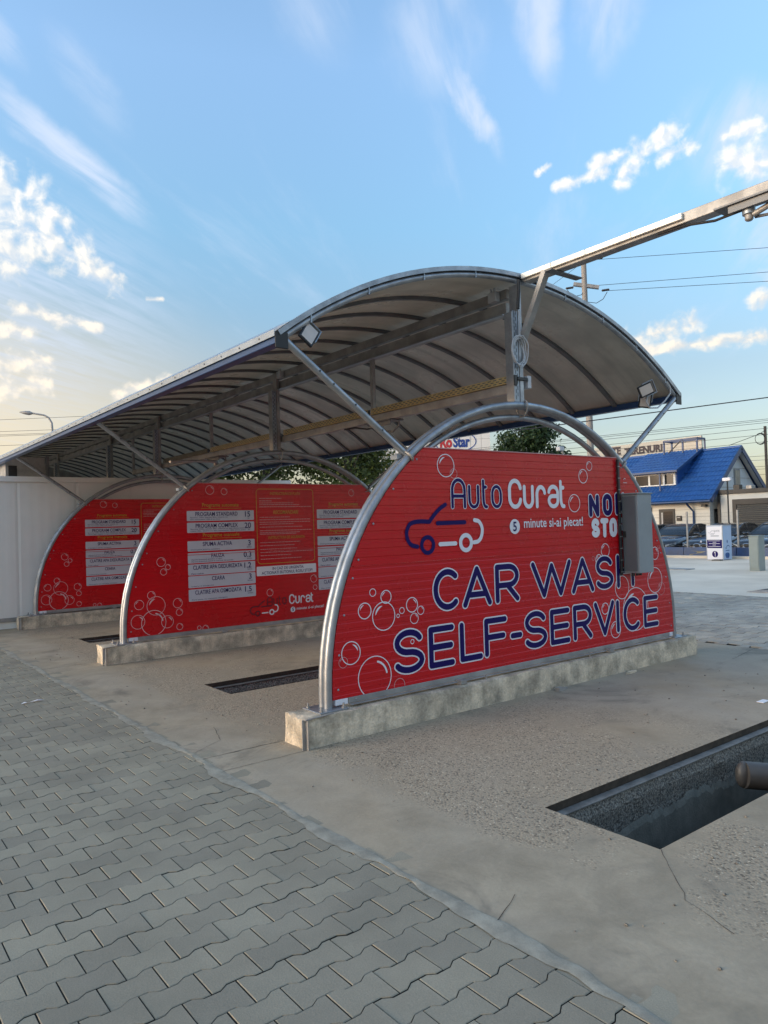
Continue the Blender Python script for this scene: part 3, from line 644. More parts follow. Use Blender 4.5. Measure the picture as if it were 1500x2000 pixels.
def program_panel(y, label):
    t, lo, hi, pl = make_arch(y, label, 'red arch partitions between the wash bays')
    dk, wh, gr, ye, pk, w2 = MB(), MB(), MB(), MB(), MB(), MB()
    rows = [('PROGRAM STANDARD', '15', 'lei', 1.742, 1.878, ['Spuma 120s, pauza 30s, clatire cu', 'apa osmozata 150s (<6 min)'], .62),
            ('PROGRAM COMPLEX', '20', 'lei', 1.586, 1.721, ['Spuma 120s, pauza 30s, clatire cu apa dedurizata 210s,', 'ceara 90s, clatire cu apa osmozata 180s (<11 min)'], .62),
            ('SPUMA ACTIVA', '3', 'lei/min', 1.337, 1.474, ['Detergent pentru curatare'], .43), ('PAUZA', '0.3', 'lei/min', 1.178, 1.315, ['Apasa butonul pentru a opri', 'Apasa butonul cand ai nevoie de pauza'], .19),
            ('CLATIRE APA DEDURIZATA', '1.2', 'lei/min', 1.018, 1.164, ['Fara calcar'], .72), ('CEARA', '3', 'lei/min', .85, 1.007, ['Lustru si protectie'], .19), ('CLATIRE APA OSMOZATA', '1.5', 'lei/min', .671, .831, ['Fara pete, nu necesita stergere'], .68)]
    for x0, full in ((.864, True), (2.906, False)):
        x1 = x0+.992
        for (ti, nu, un, z0, z1, sm, tw) in rows:
            rect(gr, pl, x0, x1, z0, z1, .0010, .012)
            mid = x0+.43; h = .056
            text(dk, pl, ti, mid-tw/2, mid+tw/2, z1-.016-h, z1-.016, .0028, .010)
            text(dk, pl, nu, x1-.085-.034*len(nu), x1-.045, z1-.09, z1-.014, .0028, .012, keep=True)
            text(dk, pl, un, x1-.125, x1-.045, z1-.118, z1-.098, .0028, keep=True)
            for k, s_ in enumerate(reversed(sm)): text(dk, pl, s_, x0+.045, x0+.045+.0165*len(s_), z0+.010+k*.026, z0+.029+k*.026, .0028, .006)
        for s_, z in (('Programe automate', 1.918), ('Programe manuale', 1.512)):
            text(ye, pl, s_, x0+.22, x0+.76, z, z+.062, .0022, .01); rect(ye, pl, x0+.2, x0+.8, z-.012, z-.007, .0022)
    q = arc(2.845-.05, 2.178-.05, .05, .05, 90, 0, 5)+arc(2.845-.05, 1.115+.05, .05, .05, 0, -90, 5)+arc(1.9+.05, 1.115+.05, .05, .05, -90, -180, 5)+arc(1.9+.05, 2.178-.05, .05, .05, 180, 90, 5)
    ribbon(ye, pl, q, .009, .0022, closed=True)
    text(ye, pl, 'INSTRUCTIUNI DE PLATA', 2.12, 2.62, 2.095, 2.135, .0022, .01, .2); text(ye, pl, 'RECOMANDARI', 2.165, 2.585, 1.818, 1.872, .0022, .012, .2); text(ye, pl, 'INSTRUCTIUNI DE SIGURANTA', 2.075, 2.68, 1.462, 1.502, .0022, .01, .2)
    rr = random.Random(5)
    for z, w in [(2.04, .36), (2.005, .2), (1.975, .56), (1.95, .66), (1.92, .86), (1.77, .5), (1.735, .84), (1.70, .84), (1.672, .56), (1.63, .7), (1.58, .86), (1.55, .66), (1.53, .6), (1.41, .66), (1.365, .56), (1.315, .6), (1.27, .88), (1.225, .5), (1.175, .68)]:
        x = 1.945
        while x < 1.945+w:
            l = rr.uniform(.02, .06); rect(w2, pl, x, min(x+l, 1.945+w), z, z+.0085, .0018); x += l+.006
    rect(wh, pl, 1.876, 2.866, .944, 1.077, .0010, .012)
    text(dk, pl, 'IN CAZ DE URGENTA:', 2.13, 2.65, 1.02, 1.06, .0028, .01); text(dk, pl, 'ACTIONATI BUTONUL ROSU STOP!', 1.955, 2.80, .96, 1.003, .0028, .008)
    dk2 = MB()
    wordmark(dk2, None, wh, pl, 2.02, .505, .50, .0030); logo(dk2, None, wh, pl, 1.752, .375, .50, .0030, .034)
    disc(wh, pl, 2.448, .425, .040, .0022); text(dk, pl, '5', 2.434, 2.462, .40, .45, .0038, .02); text(wh, pl, 'minute si-ai plecat!', 2.51, 2.985, .40, .455, .0026, .01)
    dk.build('lettering', navy, hi, fix=False); dk2.build('logo_print', mat('dark_maroon_print', (.12, .004, .02), .3, 0, .02), lo, fix=False)
    gr.build('price_cards', greyp, hi, fix=False); wh.build('logo_print', whitep, lo, fix=False); ye.build('yellow_lettering', yellowp, hi, fix=False); w2.build('small_print', palep, hi, fix=False)
    bl = MB()
    for (x, z, r, f) in [(.50, 1.22, .058, -1), (.59, 1.15, .034, -1), (.53, 1.09, .042, -1), (.20, .69, .06, 1), (.36, .80, .05, -1), (.42, .66, .12, 1), (.71, .67, .062, -1), (.73, .55, .044, -1), (.18, .475, .088, -1), (.565, .44, .08, -1), (.73, .28+.08, .042, -1), (1.0, .315, .026, -1), (1.09, .30, .04, -1), (2.08, .70, .05, -1), (2.82, .85, .055, -1), (2.84, .72, .035, -1), (1.2, 2.16, .06, -1), (1.41, 2.14, .045, -1), (3.55, 2.13, .05, -1), (4.1, .9, .1, 1), (4.3, .5, .15, 1)]:
        bubble(bl, pl, x, z, r, .0055, .0006, f)
    ribbon(bl, pl, arc(.385, .345+.1, .16, .16, -70, 250, 26), .0075, .0006, caps=False); ribbon(bl, pl, arc(.385, .445, .12, .12, 10, 75, 9), .016, .0006)
    bl.build('bubble_print', mat('rose_print', (.74, .50, .52), .3, 0, .02, 3), lo, fix=False)
    return t
arch2 = program_panel(D, 'second red arch panel with grey price cards and yellow instruction box')
arch3 = copy_tree(arch2); arch3.location.y = 2*D; arch3['label'] = 'farthest red price panel arch standing against the white building'

# plinths: rough cast beams, with a steel angle cast into the near corner
def rough_block(x0, x1, y0, y1, z0, z1, seed, step=.035):
    nx = int((x1-x0)/step); ny = int((y1-y0)/step); nz = max(4, int((z1-z0)/step)); bm = bmesh.new(); mp = {}
    def vert(i, j, k):
        if (i, j, k) not in mp:
            p = Vector((x0+(x1-x0)*i/nx, y0+(y1-y0)*j/ny, z0+(z1-z0)*k/nz)); q = p*6+Vector((seed*9, 0, 0))
            e = (i in (0, nx))+(j in (0, ny))+(k == nz)
            amp = .005 if e == 1 else .014
            dv = mnoise.noise_vector(q)*amp+mnoise.noise_vector(q*4.3)*amp*.6
            if i in (0, nx): dv *= 1.6
            if e >= 2: c = Vector(((x0+x1)/2, (y0+y1)/2, (z0+z1)/2)); s_ = .012+.012*mnoise.noise(q*.6); dv += Vector((math.copysign(s_, c.x-p.x) if i in (0, nx) else 0, math.copysign(s_, c.y-p.y) if j in (0, ny) else 0, -s_ if k == nz else 0))*.55
            if k == 0: dv.z = 0
            if k == nz and e == 1: dv.z = min(dv.z, 0)*.8
            mp[i, j, k] = bm.verts.new(p+dv)
        return mp[i, j, k]
    for i in range(nx):
        for j in range(ny): bm.faces.new([vert(i, j, nz), vert(i+1, j, nz), vert(i+1, j+1, nz), vert(i, j+1, nz)])
        for k in range(nz):
            for j in (0, ny): bm.faces.new([vert(i, j, k), vert(i+1, j, k), vert(i+1, j, k+1), vert(i, j, k+1)])
    for j in range(ny):
        for k in range(nz):
            for i in (0, nx): bm.faces.new([vert(i, j, k), vert(i, j+1, k), vert(i, j+1, k+1), vert(i, j, k+1)])
    bmesh.ops.recalc_face_normals(bm, faces=bm.faces); bm.verts.index_update(); mb = MB(); mb.add([v.co[:] for v in bm.verts], [[v.index for v in f.verts] for f in bm.faces]); bm.free(); return mb
for i, lab in enumerate(['nearest rough concrete plinth under the CAR WASH arch', 'middle concrete plinth under the second arch with price cards', 'farthest concrete plinth in front of the white building']):
    y = i*D; t = thing('concrete_plinth', lab, 'plinth', (CX, y, 0), 'concrete plinths under the arches')
    rough_block(-.272, 5.05, y-.16, y+.16, 0, ZP+.002, i).build('plinth_beam', plinth_m, t, smooth=True)
    p = MB(); p.beam((-.262, y-.170, .0), (-.262, y-.170, ZP-.002), .006, .028, (0, 1, 0)); p.beam((-.279, y-.150, .0), (-.279, y-.150, ZP-.002), .006, .03, (1, 0, 0)); p.beam((-.28, y-.168, ZP-.001), (-.02, y-.145, ZP+.003), .02, .005)
    p.build('corner_angle', galv_dull, t)
    for k, x in enumerate([1.30, 1.62, 3.1, 3.42]):
        p = MB()
        if k in (0, 3): p.bbox(x, x+.075, y-.135, y-.07, ZP+.004, ZP+.042, .003)
        else: p.cyl((x, y-.12, ZP), (x, y-.12, ZP+.045), .007, 8)
        p.build('steel_stub' if k in (0, 3) else 'threaded_rod', galv_dull, t)
p = MB(); p.box(2.44, 2.52, -.26, -.20, .001, .03); p.box(2.5, 2.58, -.245, -.215, .001, .018); tag(p.build('steel_offcut', galv_dull), 'small grey steel offcut on the floor by the nearest plinth', 'offcut')
p = MB(); p.prism([(3.5, -.26, .002), (3.62, -.27, .002), (3.7, -.25, .002), (3.6, -.22, .002)], (0, 0, .02)); tag(p.build('broken_stone', plinth_m), 'pale chip of concrete on the floor near the plinth end', 'stone chip')
# ------------------------------------------------------------------ canopy: barrel roof on posts, with beams and struts
ZR, RR, Y0, Y1 = -.525, 4.445, .0, 21.25
A0 = math.acos((CX+.300)/RR); 
def rarc(r, y, n=28, a0=None, a1=None):
    a0 = A0 if a0 is None else a0; a1 = pi-A0 if a1 is None else a1
    return [(CX-r*cos(a0+(a1-a0)*k/n), y, ZR+r*sin(a0+(a1-a0)*k/n)) for k in range(n+1)]
can = thing('canopy', 'barrel vaulted carport canopy of grey sheets carried on steel posts over the bays', 'canopy', (CX, 4.6, 2.7))
RP = .6585
def shell(r0, r1, ya, yb, n=28):
    mb = MB(); q = [rarc(r, y, n) for r, y in ((r0, ya), (r0, yb), (r1, yb), (r1, ya))]; m = n+1
    fs = []
    for a in range(4):
        b = (a+1) % 4; fs += [(a*m+k, a*m+k+1, b*m+k+1, b*m+k) for k in range(n)]
    fs += [(0, m, 2*m, 3*m), (n, m+n, 2*m+n, 3*m+n)]
    return mb.add([p for s in q for p in s], fs)
ribs = [Y0+.165]+[.823+RP*k for k in range(31)]
ya = Y0+.012
for k, yr in enumerate([.823+RP*k for k in range(31)]+[Y1]):
    shell(RR+.022, RR+.038, ya+.002, yr-.002, 30).build('roof_sheet', sheet_under, can, smooth=True); ya = yr
for k in range(31):
    y = .823+RP*k; shell(RR-.012, RR+.020, y-.028, y+.028, 26).build('roof_rib', rib_m, can, smooth=True)
p = MB(); p.tube(rarc(RR, Y0, 40), .026, 12); p.build('front_tube', galv, can, smooth=True)
shell(RR+.027, RR+.066, Y0-.042, Y0+.010, 40).build('front_flashing', galv, can, smooth=True)
for k in range(9):
    a = A0+(pi-2*A0)*(k+.5)/9; c = Vector((CX-RR*cos(a), Y0-.02, ZR+RR*sin(a))); p = MB(); p.beam(c+Vector((0, 0, -.03)), c+Vector((0, 0, .05)), .012, .02, (0, 1, 0)); p.build('flashing_clip', steel_plate, can)
for sx, nm in ((-1, 0), (1, 1)):
    x = CX+sx*2.695
    p = MB(); p.bbox(x-.045, x+.045, Y0-.02, Y1, 2.975, 3.05, .004); p.build('eave_beam', bluep, can)
    p = MB(); p.bbox(x-.055, x+.055, Y0-.034, Y0-.0215, 2.935, 3.06, .004); p.build('beam_end_cap', blackp, can)
    p = MB(); a = x+sx*.062; p.bbox(min(a, a-sx*.004), max(a, a-sx*.004), Y0-.03, Y1, 3.022, 3.072, .0015); e = RR+.042
    p.add([(a, Y0-.03, 3.0725), (a, Y1, 3.0725), (a-sx*.16, Y1, 3.172), (a-sx*.16, Y0-.03, 3.172)], [(0, 1, 2, 3)]); fl = p.build('eave_flashing', steel_plate, can)
    if sx < 0:
        for k in range(62):
            p = MB(); p.ball((a-.003, .2+k*.33, 3.047), .008, .6, 1, 1, 6, 4); p.build('flashing_screw', rib_m, fl)
q = rarc(RR+.02, Y1-.06, 30); p = MB(); p.prism([(q[0][0], Y1-.06, 2.668)]+q+[(q[-1][0], Y1-.06, 2.668)], (0, .04, 0)); p.build('end_wall', galv_dull, can)
# beams on the centre line
p = MB(); p.bbox(CX-.045, CX+.045, .16, Y1, 3.64, 3.76, .004); p.build('upper_beam', galv_dull, can)
p = MB(); p.bbox(CX-.035, CX+.035, .16, Y1, 3.80, 3.895, .004); p.build('ridge_beam', galv_dull, can)
p = MB(); p.bbox(CX-.10, CX-.05, .16, Y1, 3.625, 3.638, .003); p.build('cable_rail', steel_plate, can)
p = MB(); p.bbox(CX-.04, CX+.04, .16, 11.0, 2.865, 2.955, .004); p.build('lower_beam', galv_dull, can)
def tray(x, y0, y1, z0, z1, rows=2, pitch=.075, slot=.042, vert=False):
    """perforated tray: real slots"""
    h = (z1-z0); sh = h*.14; gap = (h-rows*sh)/(rows+1); mb = MB(); z = z0
    def q(ya, yb, za, zb): mb.add([(x, ya, za), (x, yb, za), (x, yb, zb), (x, ya, zb)], [(0, 1, 2, 3)])
    for r in range(rows):
        q(y0, y1, z, z+gap); z += gap; y = y0; off = pitch/2*(r % 2)
        k = 0; cur = y0
        while True:
            s = y0+off+k*pitch
            if s > y1-slot: break
            if s > cur: q(cur, s, z, z+sh)
            cur = s+slot; k += 1
        q(cur, y1, z, z+sh); z += sh
    q(y0, y1, z, z1)
    mb.add([(x, y0, z0), (x, y1, z0), (x+.04, y1, z0), (x+.04, y0, z0)], [(0, 1, 2, 3)])
    bk = MB(); bk.box(x+.030, x+.036, y0, y1, z0+.002, z1); bk.build('tray_back', rib_m, can)  # back wall coloured dark for the shade inside the tray
    return mb
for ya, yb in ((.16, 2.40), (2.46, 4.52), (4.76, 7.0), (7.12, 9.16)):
    tray(CX-.06, ya, yb, 2.958, 3.03, 3).build('cable_tray', tray_sun if ya < 5 else mat('shaded_tray', (.30, .25, .17), .5, .3, .12, 6), can, fix=False)  # nearer trays get the sunlit colour, farther ones its shaded copy
for i, y in enumerate([0, D, 2*D, 12.2, 16.8]):
    p = MB(); zt = 3.87
    p.bbox(CX-.19, CX-.112, y-.04, y+.06, 2.735, 3.60, .004); p.bbox(CX-.112, CX-.062, y-.05, y+.06, 2.735, 3.87, .004); p.build('post', galv_dull if i else galv, can)
    # perforated channel on the post's face
    cb = MB(); x0, x1 = CX-.187, CX-.122; yq = y-.0435
    mb = MB(); zz = 2.76; cols = [(x0, x0+.015), (x0+.027, x1-.027), (x1-.015, x1)]
    for c in cols: mb.add([(c[0], yq, 2.74), (c[1], yq, 2.74), (c[1], yq, 3.61), (c[0], yq, 3.61)], [(0, 1, 2, 3)])
    for a, b in ((x0+.015, x0+.027), (x1-.027, x1-.015)):
        z = 2.74 if a < x0+.03 else 2.77; mb.add([(a, yq, 2.74), (b, yq, 2.74), (b, yq, z), (a, yq, z)], [(0, 1, 2, 3)]) if z > 2.74 else None
        while z < 3.58:
            mb.add([(a, yq, z), (b, yq, z), (b, yq, z+.022), (a, yq, z+.022)], [(0, 1, 2, 3)]); z += .06
    mb.add([(x0, yq, 2.74), (x0, y-.041, 2.74), (x0, y-.041, 3.61), (x0, yq, 3.61)], [(0, 1, 2, 3)]); mb.build('perforated_channel', steel_plate, can, fix=False)
    mb = MB(); mb.add([(x0+.002, y-.0412, 2.74), (x1-.002, y-.0412, 2.74), (x1-.002, y-.0412, 3.60), (x0+.002, y-.0412, 3.60)], [(0, 1, 2, 3)]); mb.build('channel_back', rib_m, can, fix=False)
    if i < 3:
        for sx in (-1, 1):
            a = R(129.2 if sx < 0 else 50.8); f = (CX+(RA+.03)*cos(a), y, ZC+(RA+.03)*sin(a)); e = (CX+sx*2.66, y, 3.015)
            p = MB(); p.tube([f, e], .029, 14); st = p.build('strut', galv, can, smooth=True)
            dv = (Vector(e)-Vector(f)).normalized(); 
            for q in (.22, .45, .63, .74):
                c = Vector(f).lerp(Vector(e), q)+Vector((0, -.028, 0)); p = MB(); p.cyl(c, c+Vector((0, -.004, 0)), .008, 8); p.build('bolt_hole', blackp, st)
for y in (2.42, 7.07, 11.0):
    p = MB(); p.bbox(CX-.025, CX+.025, y-.025, y+.025, 2.956, 3.64, .003); p.build('hanger', galv_dull, can)
# front boom: beam reaching out over the empty bay, with a bright cover strip, brace and cross plates
p = MB(); p.bbox(CX-.035, CX+.075, -4.3, -.055, 3.90, 3.985, .004); p.build('front_boom', galv_dull, can)
for a, b in ((-.42, -.06), (-.80, -.424), (-1.26, -.804), (-1.712, -1.264)):
    p = MB(); p.bbox(CX-.066, CX-.037, a, b, 3.925, 3.975, .003); p.build('boom_cover', mat('bright_cover_strip', (.82, .80, .74), .32, .25, .04, 3), can)
p = MB(); p.beam((CX-.06, .0, 3.24), (CX-.06, -.36, 3.915), .05, .07, (1, 0, 0)); p.build('boom_brace', galv_dull, can)
p = MB(); p.bbox(CX-.12, CX+.34, -.47, -.39, 3.886, 3.896, .001); p.build('cross_plate', rib_m, can)
p = MB(); p.tube([(CX-.12, -.075, 3.90), (CX-.125, -.08, 3.8), (CX-.14, -.075, 3.62)], .016, 8); p.build('black_conduit', blackp, can, smooth=True)
# ceiling swivels over the bay centres
def swivel(x, y, z, lab, arm=None):
    t = thing('hose_swivel', lab, 'swivel', (x, y, z), 'hose swivels over the bay centres')
    p = MB(); p.bbox(x-.09, x+.11, y-.30, y+.22, z-.016, z-.001, .002); p.bbox(x-.07, x-.055, y-.28, y+.12, z-.07, z-.0165, .002); p.build('mounting_plate', rib_m, t)
    p = MB(); p.cyl((x, y, z-.015), (x, y, z-.10), .045, 16); p.build('swivel_body', steel_plate, t, smooth=True)
    p = MB(); p.cyl((x, y, z-.101), (x, y, z-.135), .03, 14); p.ball((x, y, z-.136), .028, 1, 1, .5); p.build('swivel_nut', galv_dull, t, smooth=True)
    q = arm or [(0, -.03, -.06), (.03, -.32, .03), (.05, -.9, .02)]
    p = MB(); p.tube([(x+a, y+b, z-.05+c) for a, b, c in q], .022, 10); p.build('swing_arm', galv_dull, t, smooth=True)
    p = MB(); p.tube([(x+.03, y-.03, z-.12), (x+.04, y-.2, z-.14), (x+.05, y-.30, z-.08), (x+.05, y-.31, z+.0), (x+.05, y-.38, z-.02)], .012, 8); p.build('hose', rib_m, t, smooth=True)
    p = MB(); p.tube([(x, y+.04, z-.05), (x-.01, y+.25, z-.06), (x-.01, y+.5, z-.012), (x-.02, y+.72, z-.008)], .011, 8); p.build('feed_hose', blackp, t, smooth=True)
    return t
swivel(CX, -2.20, 3.9, 'steel hose swivel under the boom end over the empty front bay')
swivel(CX, 2.3, 2.864, 'hose swivel with hanging arm under the lower beam of the first roofed bay', [(0, -.02, -.03), (.5, .25, -.16), (1.0, .5, -.34)])
swivel(CX, 6.95, 2.864, 'hose swivel under the lower beam of the second roofed bay', [(0, -.02, -.03), (-.5, -.25, -.05), (-1.0, -.5, -.1)])
# junction boxes, cable coil, strap
for i, y in enumerate((.30, 4.55)):
    t = thing('junction_box', 'pale junction box on the upper beam beside the ' + ('front post' if i == 0 else 'second post'), 'junction box', (CX-.06, y, 3.83), 'junction boxes on the upper beam')
    p = MB(); p.bbox(CX-.105, CX-.04, y-.06, y+.05, 3.785, 3.885, .006); p.build('box_body', grey_plastic, t)
    for k in (-.02, .025): p = MB(); p.cyl((CX-.075, y+k, 3.885), (CX-.075, y+k, 3.925), .011, 8); p.build('cable_gland', grey_plastic, t)
p = MB()
for k in range(4):
    q = [(CX-.14+(.075+.012*k)*cos(2*pi*i/30)+random.uniform(-.004, .004), -.062-.009*k+.012*sin(4*pi*i/30+k), 3.215+(.115+.012*k)*sin(2*pi*i/30)+random.uniform(-.004, .004)) for i in range(30)]
    p.tube(q, .0055, 6, closed=True)
p.tube([(CX-.12, -.07, 3.6), (CX-.115, -.075, 3.5), (CX-.13, -.08, 3.38), (CX-.16, -.08, 3.33)], .0055, 6)
tag(p.build('cable_coil', grey_plastic, smooth=True), 'coil of pale grey cable hung on the front post', 'cable')
t = thing('cable_strap', 'black strap clamp round the front post', 'strap', (CX-.15, -.05, 2.96))
p = MB(); p.bbox(CX-.205, CX-.165, -.062, -.047, 2.89, 2.99, .003); p.build('strap_tail', blackp, t)
p = MB(); p.bbox(CX-.16, CX-.015, -.066, -.0515, 2.945, 2.975, .003); p.build('strap_band', blackp, t)
p = MB(); p.bbox(CX-.014, CX+.035, -.06, .03, 2.88, 3.0, .003); p.build('strap_box', grey_plastic, t)
# floodlights
def flood(c, rot, lab, cable=True):
    t = thing('floodlight', lab, 'floodlight', c, 'floodlights at the canopy front corners')
    M = Matrix.Translation(c) @ rot @ Matrix.Scale(.8, 4)
    def part(mb, nm, m, par):
        mb.v = [tuple(M @ Vector(v)) for v in mb.v]; return mb.build(nm, m, par)
    h = part(MB().bbox(-.085, .085, -.03, 0, -.115, .115, .008), 'lamp_housing', blackp, t)
    part(MB().bbox(-.066, .066, -.034, -.0305, -.095, .095, .003), 'lamp_lens', lens_m, h)
    part(MB().bbox(-.05, .05, .001, .05, .02, .09, .006), 'driver_box', blackp, h)
    part(MB().bbox(-.1, -.088, -.02, .02, -.02, .15, .002).bbox(.088, .1, -.02, .02, -.02, .15, .002).bbox(-.1, .1, -.015, .015, .151, .16, .002), 'bracket', steel_plate, t)
    return t
flood((-.055, .0, 3.075), Matrix.Rotation(R(8), 4, 'Z') @ Matrix.Rotation(R(-15), 4, 'X') @ Matrix.Rotation(R(40), 4, 'Y'), 'white faced floodlight under the left front corner of the canopy')
flood((4.47, .02, 3.06), Matrix.Rotation(R(-20), 4, 'Z') @ Matrix.Rotation(R(66), 4, 'Y') @ Matrix.Rotation(R(8), 4, 'X'), 'upper floodlight with white face at the right front corner')
flood((4.62, .12, 2.97), Matrix.Rotation(R(-55), 4, 'Z') @ Matrix.Rotation(R(10), 4, 'Y'), 'lower tilted floodlight at the right front corner beside the strut')
p = MB(); p.tube([(4.58, .05, 3.05), (4.50, .03, 2.93), (4.55, .02, 2.86), (4.68, .0, 2.87), (4.82, -.01, 2.96), (4.93, -.02, 3.06), (4.92, -.02, 3.14), (4.86, -.02, 3.19)], .009, 7)
tag(p.build('floodlight_cable', grey_plastic, smooth=True), 'loose pale cable looping from the right floodlights to the roof edge', 'cable')
# electrical cabinet on the nearest panel, with its cable duct
x0, x1, y0, y1, z0, z1 = 3.806, 4.066, -.262, -.066, 1.02, 1.856
t = thing('electrical_cabinet', 'grey steel electrical cabinet mounted on the nearest red panel', 'cabinet', ((x0+x1)/2, -.066, z0))
p = MB(); p.bbox(x0, x1, y0, y1, z0, z1, .005); p.build('cabinet_body', cab_grey, t)
p = MB(); p.bbox(x0-.012, x0-.0005, y0+.022, y1-.012, z0+.02, z1-.02, .004); dr = p.build('cabinet_door', mat('cabinet_door_paint', (.125, .135, .145), .42, 0, .04, 6), t)
p = MB(); p.bbox(x0-.02, x0-.0125, y1-.055, y1-.02, z0+.38, z0+.445, .003); p.build('door_lock', blackp, dr)
p = MB(); p.bbox(x0-.02, x1+.012, y0-.012, y1, z1+.001, z1+.014, .004); p.build('rain_lip', cab_grey, t)
for k in (.05, .12, .18): p = MB(); p.cyl((x0+k, -.15, z0-.035), (x0+k, -.15, z0-.001), .016, 8); p.build('cable_gland', blackp, t)
p = MB(); p.bbox(3.735, 3.768, -.088, -.064, .995, 2.235, .004); t2 = p.build('cable_duct', blackp); tag(t2, 'black vertical cable duct on the red panel beside the cabinet', 'cable duct')
for k in range(10): p = MB(); p.bbox(3.728, 3.775, -.0905, -.0885, 1.03+k*.125, 1.038+k*.125, .0005); p.build('cable_tie', galv_dull, t2)
# white building closing the row
t = thing('white_building', 'long low white building of sandwich panels behind the farthest arch', 'building', (2, 10.5, 0))
xx = -3.2; k = 0
while xx < 5.3:
    w = min(1.0, 5.36-xx)
    mb = MB(); n = 24; vs = []
    for i in range(n+1):
        x = xx+.002+(w-.004)*i/n; dd = (0 if (i % 4) < 2 else .0010) if 0 < i < n else .006
        vs += [(x, 9.52+dd, .19), (x, 9.52+dd, 2.575)]
    mb.add(vs, [(2*i, 2*i+2, 2*i+3, 2*i+1) for i in range(n)]); mb.build('wall_panel', wall_white, t, fix=False); xx += 1.0
p = MB(); p.box(-3.2, 5.36, 9.53, 21.0, .0, 2.57); p.build('wall_core', wall_white, t)
p = MB(); p.bbox(-3.22, 5.38, 9.49, 9.53, 2.577, 2.675, .004); p.bbox(-3.22, 5.38, 9.531, 21.02, 2.60, 2.66, .004); p.build('roof_trim', wall_white, t)
p = MB(); p.bbox(-3.2, 5.36, 9.50, 9.53, .12, .188, .003); p.build('base_rail', galv_dull, t)
t = thing('roof_unit', 'grey equipment housing standing on the white building under the canopy', 'equipment box', (.6, 10.8, 2.662))
p = MB(); p.bbox(-.2, .55, 10.5, 11.4, 2.662, 3.12, .006); p.build('housing', galv_dull, t); p = MB(); p.bbox(-.15, .0, 10.485, 10.499, 2.69, 2.95, .003); p.build('vent_opening', blackp, t)
p = MB(); p.bbox(.50, .56, 10.44, 10.484, 2.662, 3.14, .003); p.build('corner_post', rib_m, t)
# ------------------------------------------------------------------ far yard: kerb, barrier, fence, kiosk, bollard
LOT = -.20
p = MB(); p.bbox(23.55, 23.75, -9, 26, -.1, .10, .015); tag(p.build('kerb', far_conc), kind='structure')
p = MB(); p.add([(23.9, -20, LOT), (60, -20, LOT), (60, 60, LOT), (23.9, 60, LOT)], [(0, 1, 2, 3)]); p.build('car_park', mat('lot_asphalt', (.10, .098, .09), .85, 0, .1, .8), fix=False, kind='structure')
bar_m = mat('scuffed_blue_paint', (.035, .085, .22), .5, 0, .0, 1.9, col2=(.05, .07, .12))
t = thing('low_barrier', 'low blue painted concrete barrier below the wire fence', 'barrier', (24, 9, 0))
for k in range(-4, 9):
    y = 9.9+k*2.1; p = MB(); p.prism([(23.88, y-1.045, 0), (24.16, y-1.045, 0), (24.12, y-1.045, .40), (23.94, y-1.045, .40)], (0, 2.08, 0)); p.build('barrier_block', bar_m if k != 2 else mat('yellow_barrier_paint', (.42, .28, .06), .6, 0, .2, 3), t)
    if k % 2 == 0:
        p = MB(); q = [(23.888+.0, y+.5+random.uniform(-.4, .4)+.28*cos(a*pi/4)*random.uniform(.6, 1), .19+.11*sin(a*pi/4)*random.uniform(.6, 1)) for a in range(8)]
        q = [(23.88+.15*z-.004, yy, z) for _, yy, z in q]; p.add(q, [tuple(range(8))]); p.build('worn_patch', mat('worn_paint_patch', (.33, .29, .19), .8, 0, .2, 8), t, fix=False)
t = thing('wire_fence', 'thin welded wire fence on grey posts in front of the parked cars', 'fence', (24.4, 9, 0))
for k in range(-4, 9):
    y = 9.0+k*2.03; p = MB(); p.bbox(24.37, 24.43, y-.03, y+.03, .0, 1.8, .004); p.build('fence_post', galv_dull, t)
    mb = MB()
    for i in range(1, 40): mb.box(24.399, 24.401, y+i*.05, y+i*.05+.002, .42, 1.74)
    for i in range(10): mb.box(24.3925, 24.3965, y+.03, y+2.0, .45+i*.14, .453+i*.14)
    w = mb.build('wire_panel', mat('dark_fence_wire', (.10, .11, .11), .6), t, kind='stuff')
# kiosk with the number 1
kx, ky, kw, kd, kh = 22.55, 8.64, .60, .64, 1.24
t = thing('vacuum_kiosk', 'white self service kiosk with blue band and round number 1', 'kiosk', (kx+kd/2, ky+kw/2, 0))
p = MB(); p.bbox(kx, kx+kd, ky, ky+kw, .02, kh, .012); p.build('kiosk_body', mat('pale_blue_panel', (.42, .52, .66), .4, 0, .03, 3), t)
p = MB(); p.bbox(kx-.004, kx+.02, ky-.006, ky+.035, .0, kh+.01, .003); p.bbox(kx-.004, kx+.02, ky+kw-.035, ky+kw+.006, .0, kh+.01, .003); p.bbox(kx-.003, kx+kd, ky-.005, ky+kw+.005, kh+.0005, kh+.025, .004); p.build('kiosk_frame', grey_plastic, t)
KS = kw/1.02
class KPlane(Plane):
    def at(s, x, z, d=0): return s.o+s.r*x*KS+s.u*z+s.n*d
pk1 = KPlane((kx-.001, ky+kw, 0), (0, -1, 0), (0, 0, 1))
a, b_, c_, d_ = MB(), MB(), MB(), MB()
rect(a, pk1, .04, .98, .03, kh-.02, .004); fp = a.build('front_panel', whitep, t, fix=False)
rect(b_, pk1, .04, .98, .44, .74, .007); disc(b_, pk1, .52, .225, .115, .007, rx=.19)
for k, (x0, x1) in enumerate([(.12, .88), (.4, .62), (.16, .84), (.38, .6), (.1, .9)]): rect(c_, pk1, x0, x1, .695-k*.05, .708-k*.05, .010)
ribbon(c_, pk1, [(.485, .275), (.53, .305), (.53, .145)], .03, .010)
ribbon(d_, pk1, spline([(.14, 1.0), (.25, .985), (.33, 1.05), (.48, 1.06), (.55, 1.0), (.5, .96), (.3, .965)], 5), .012, .008)
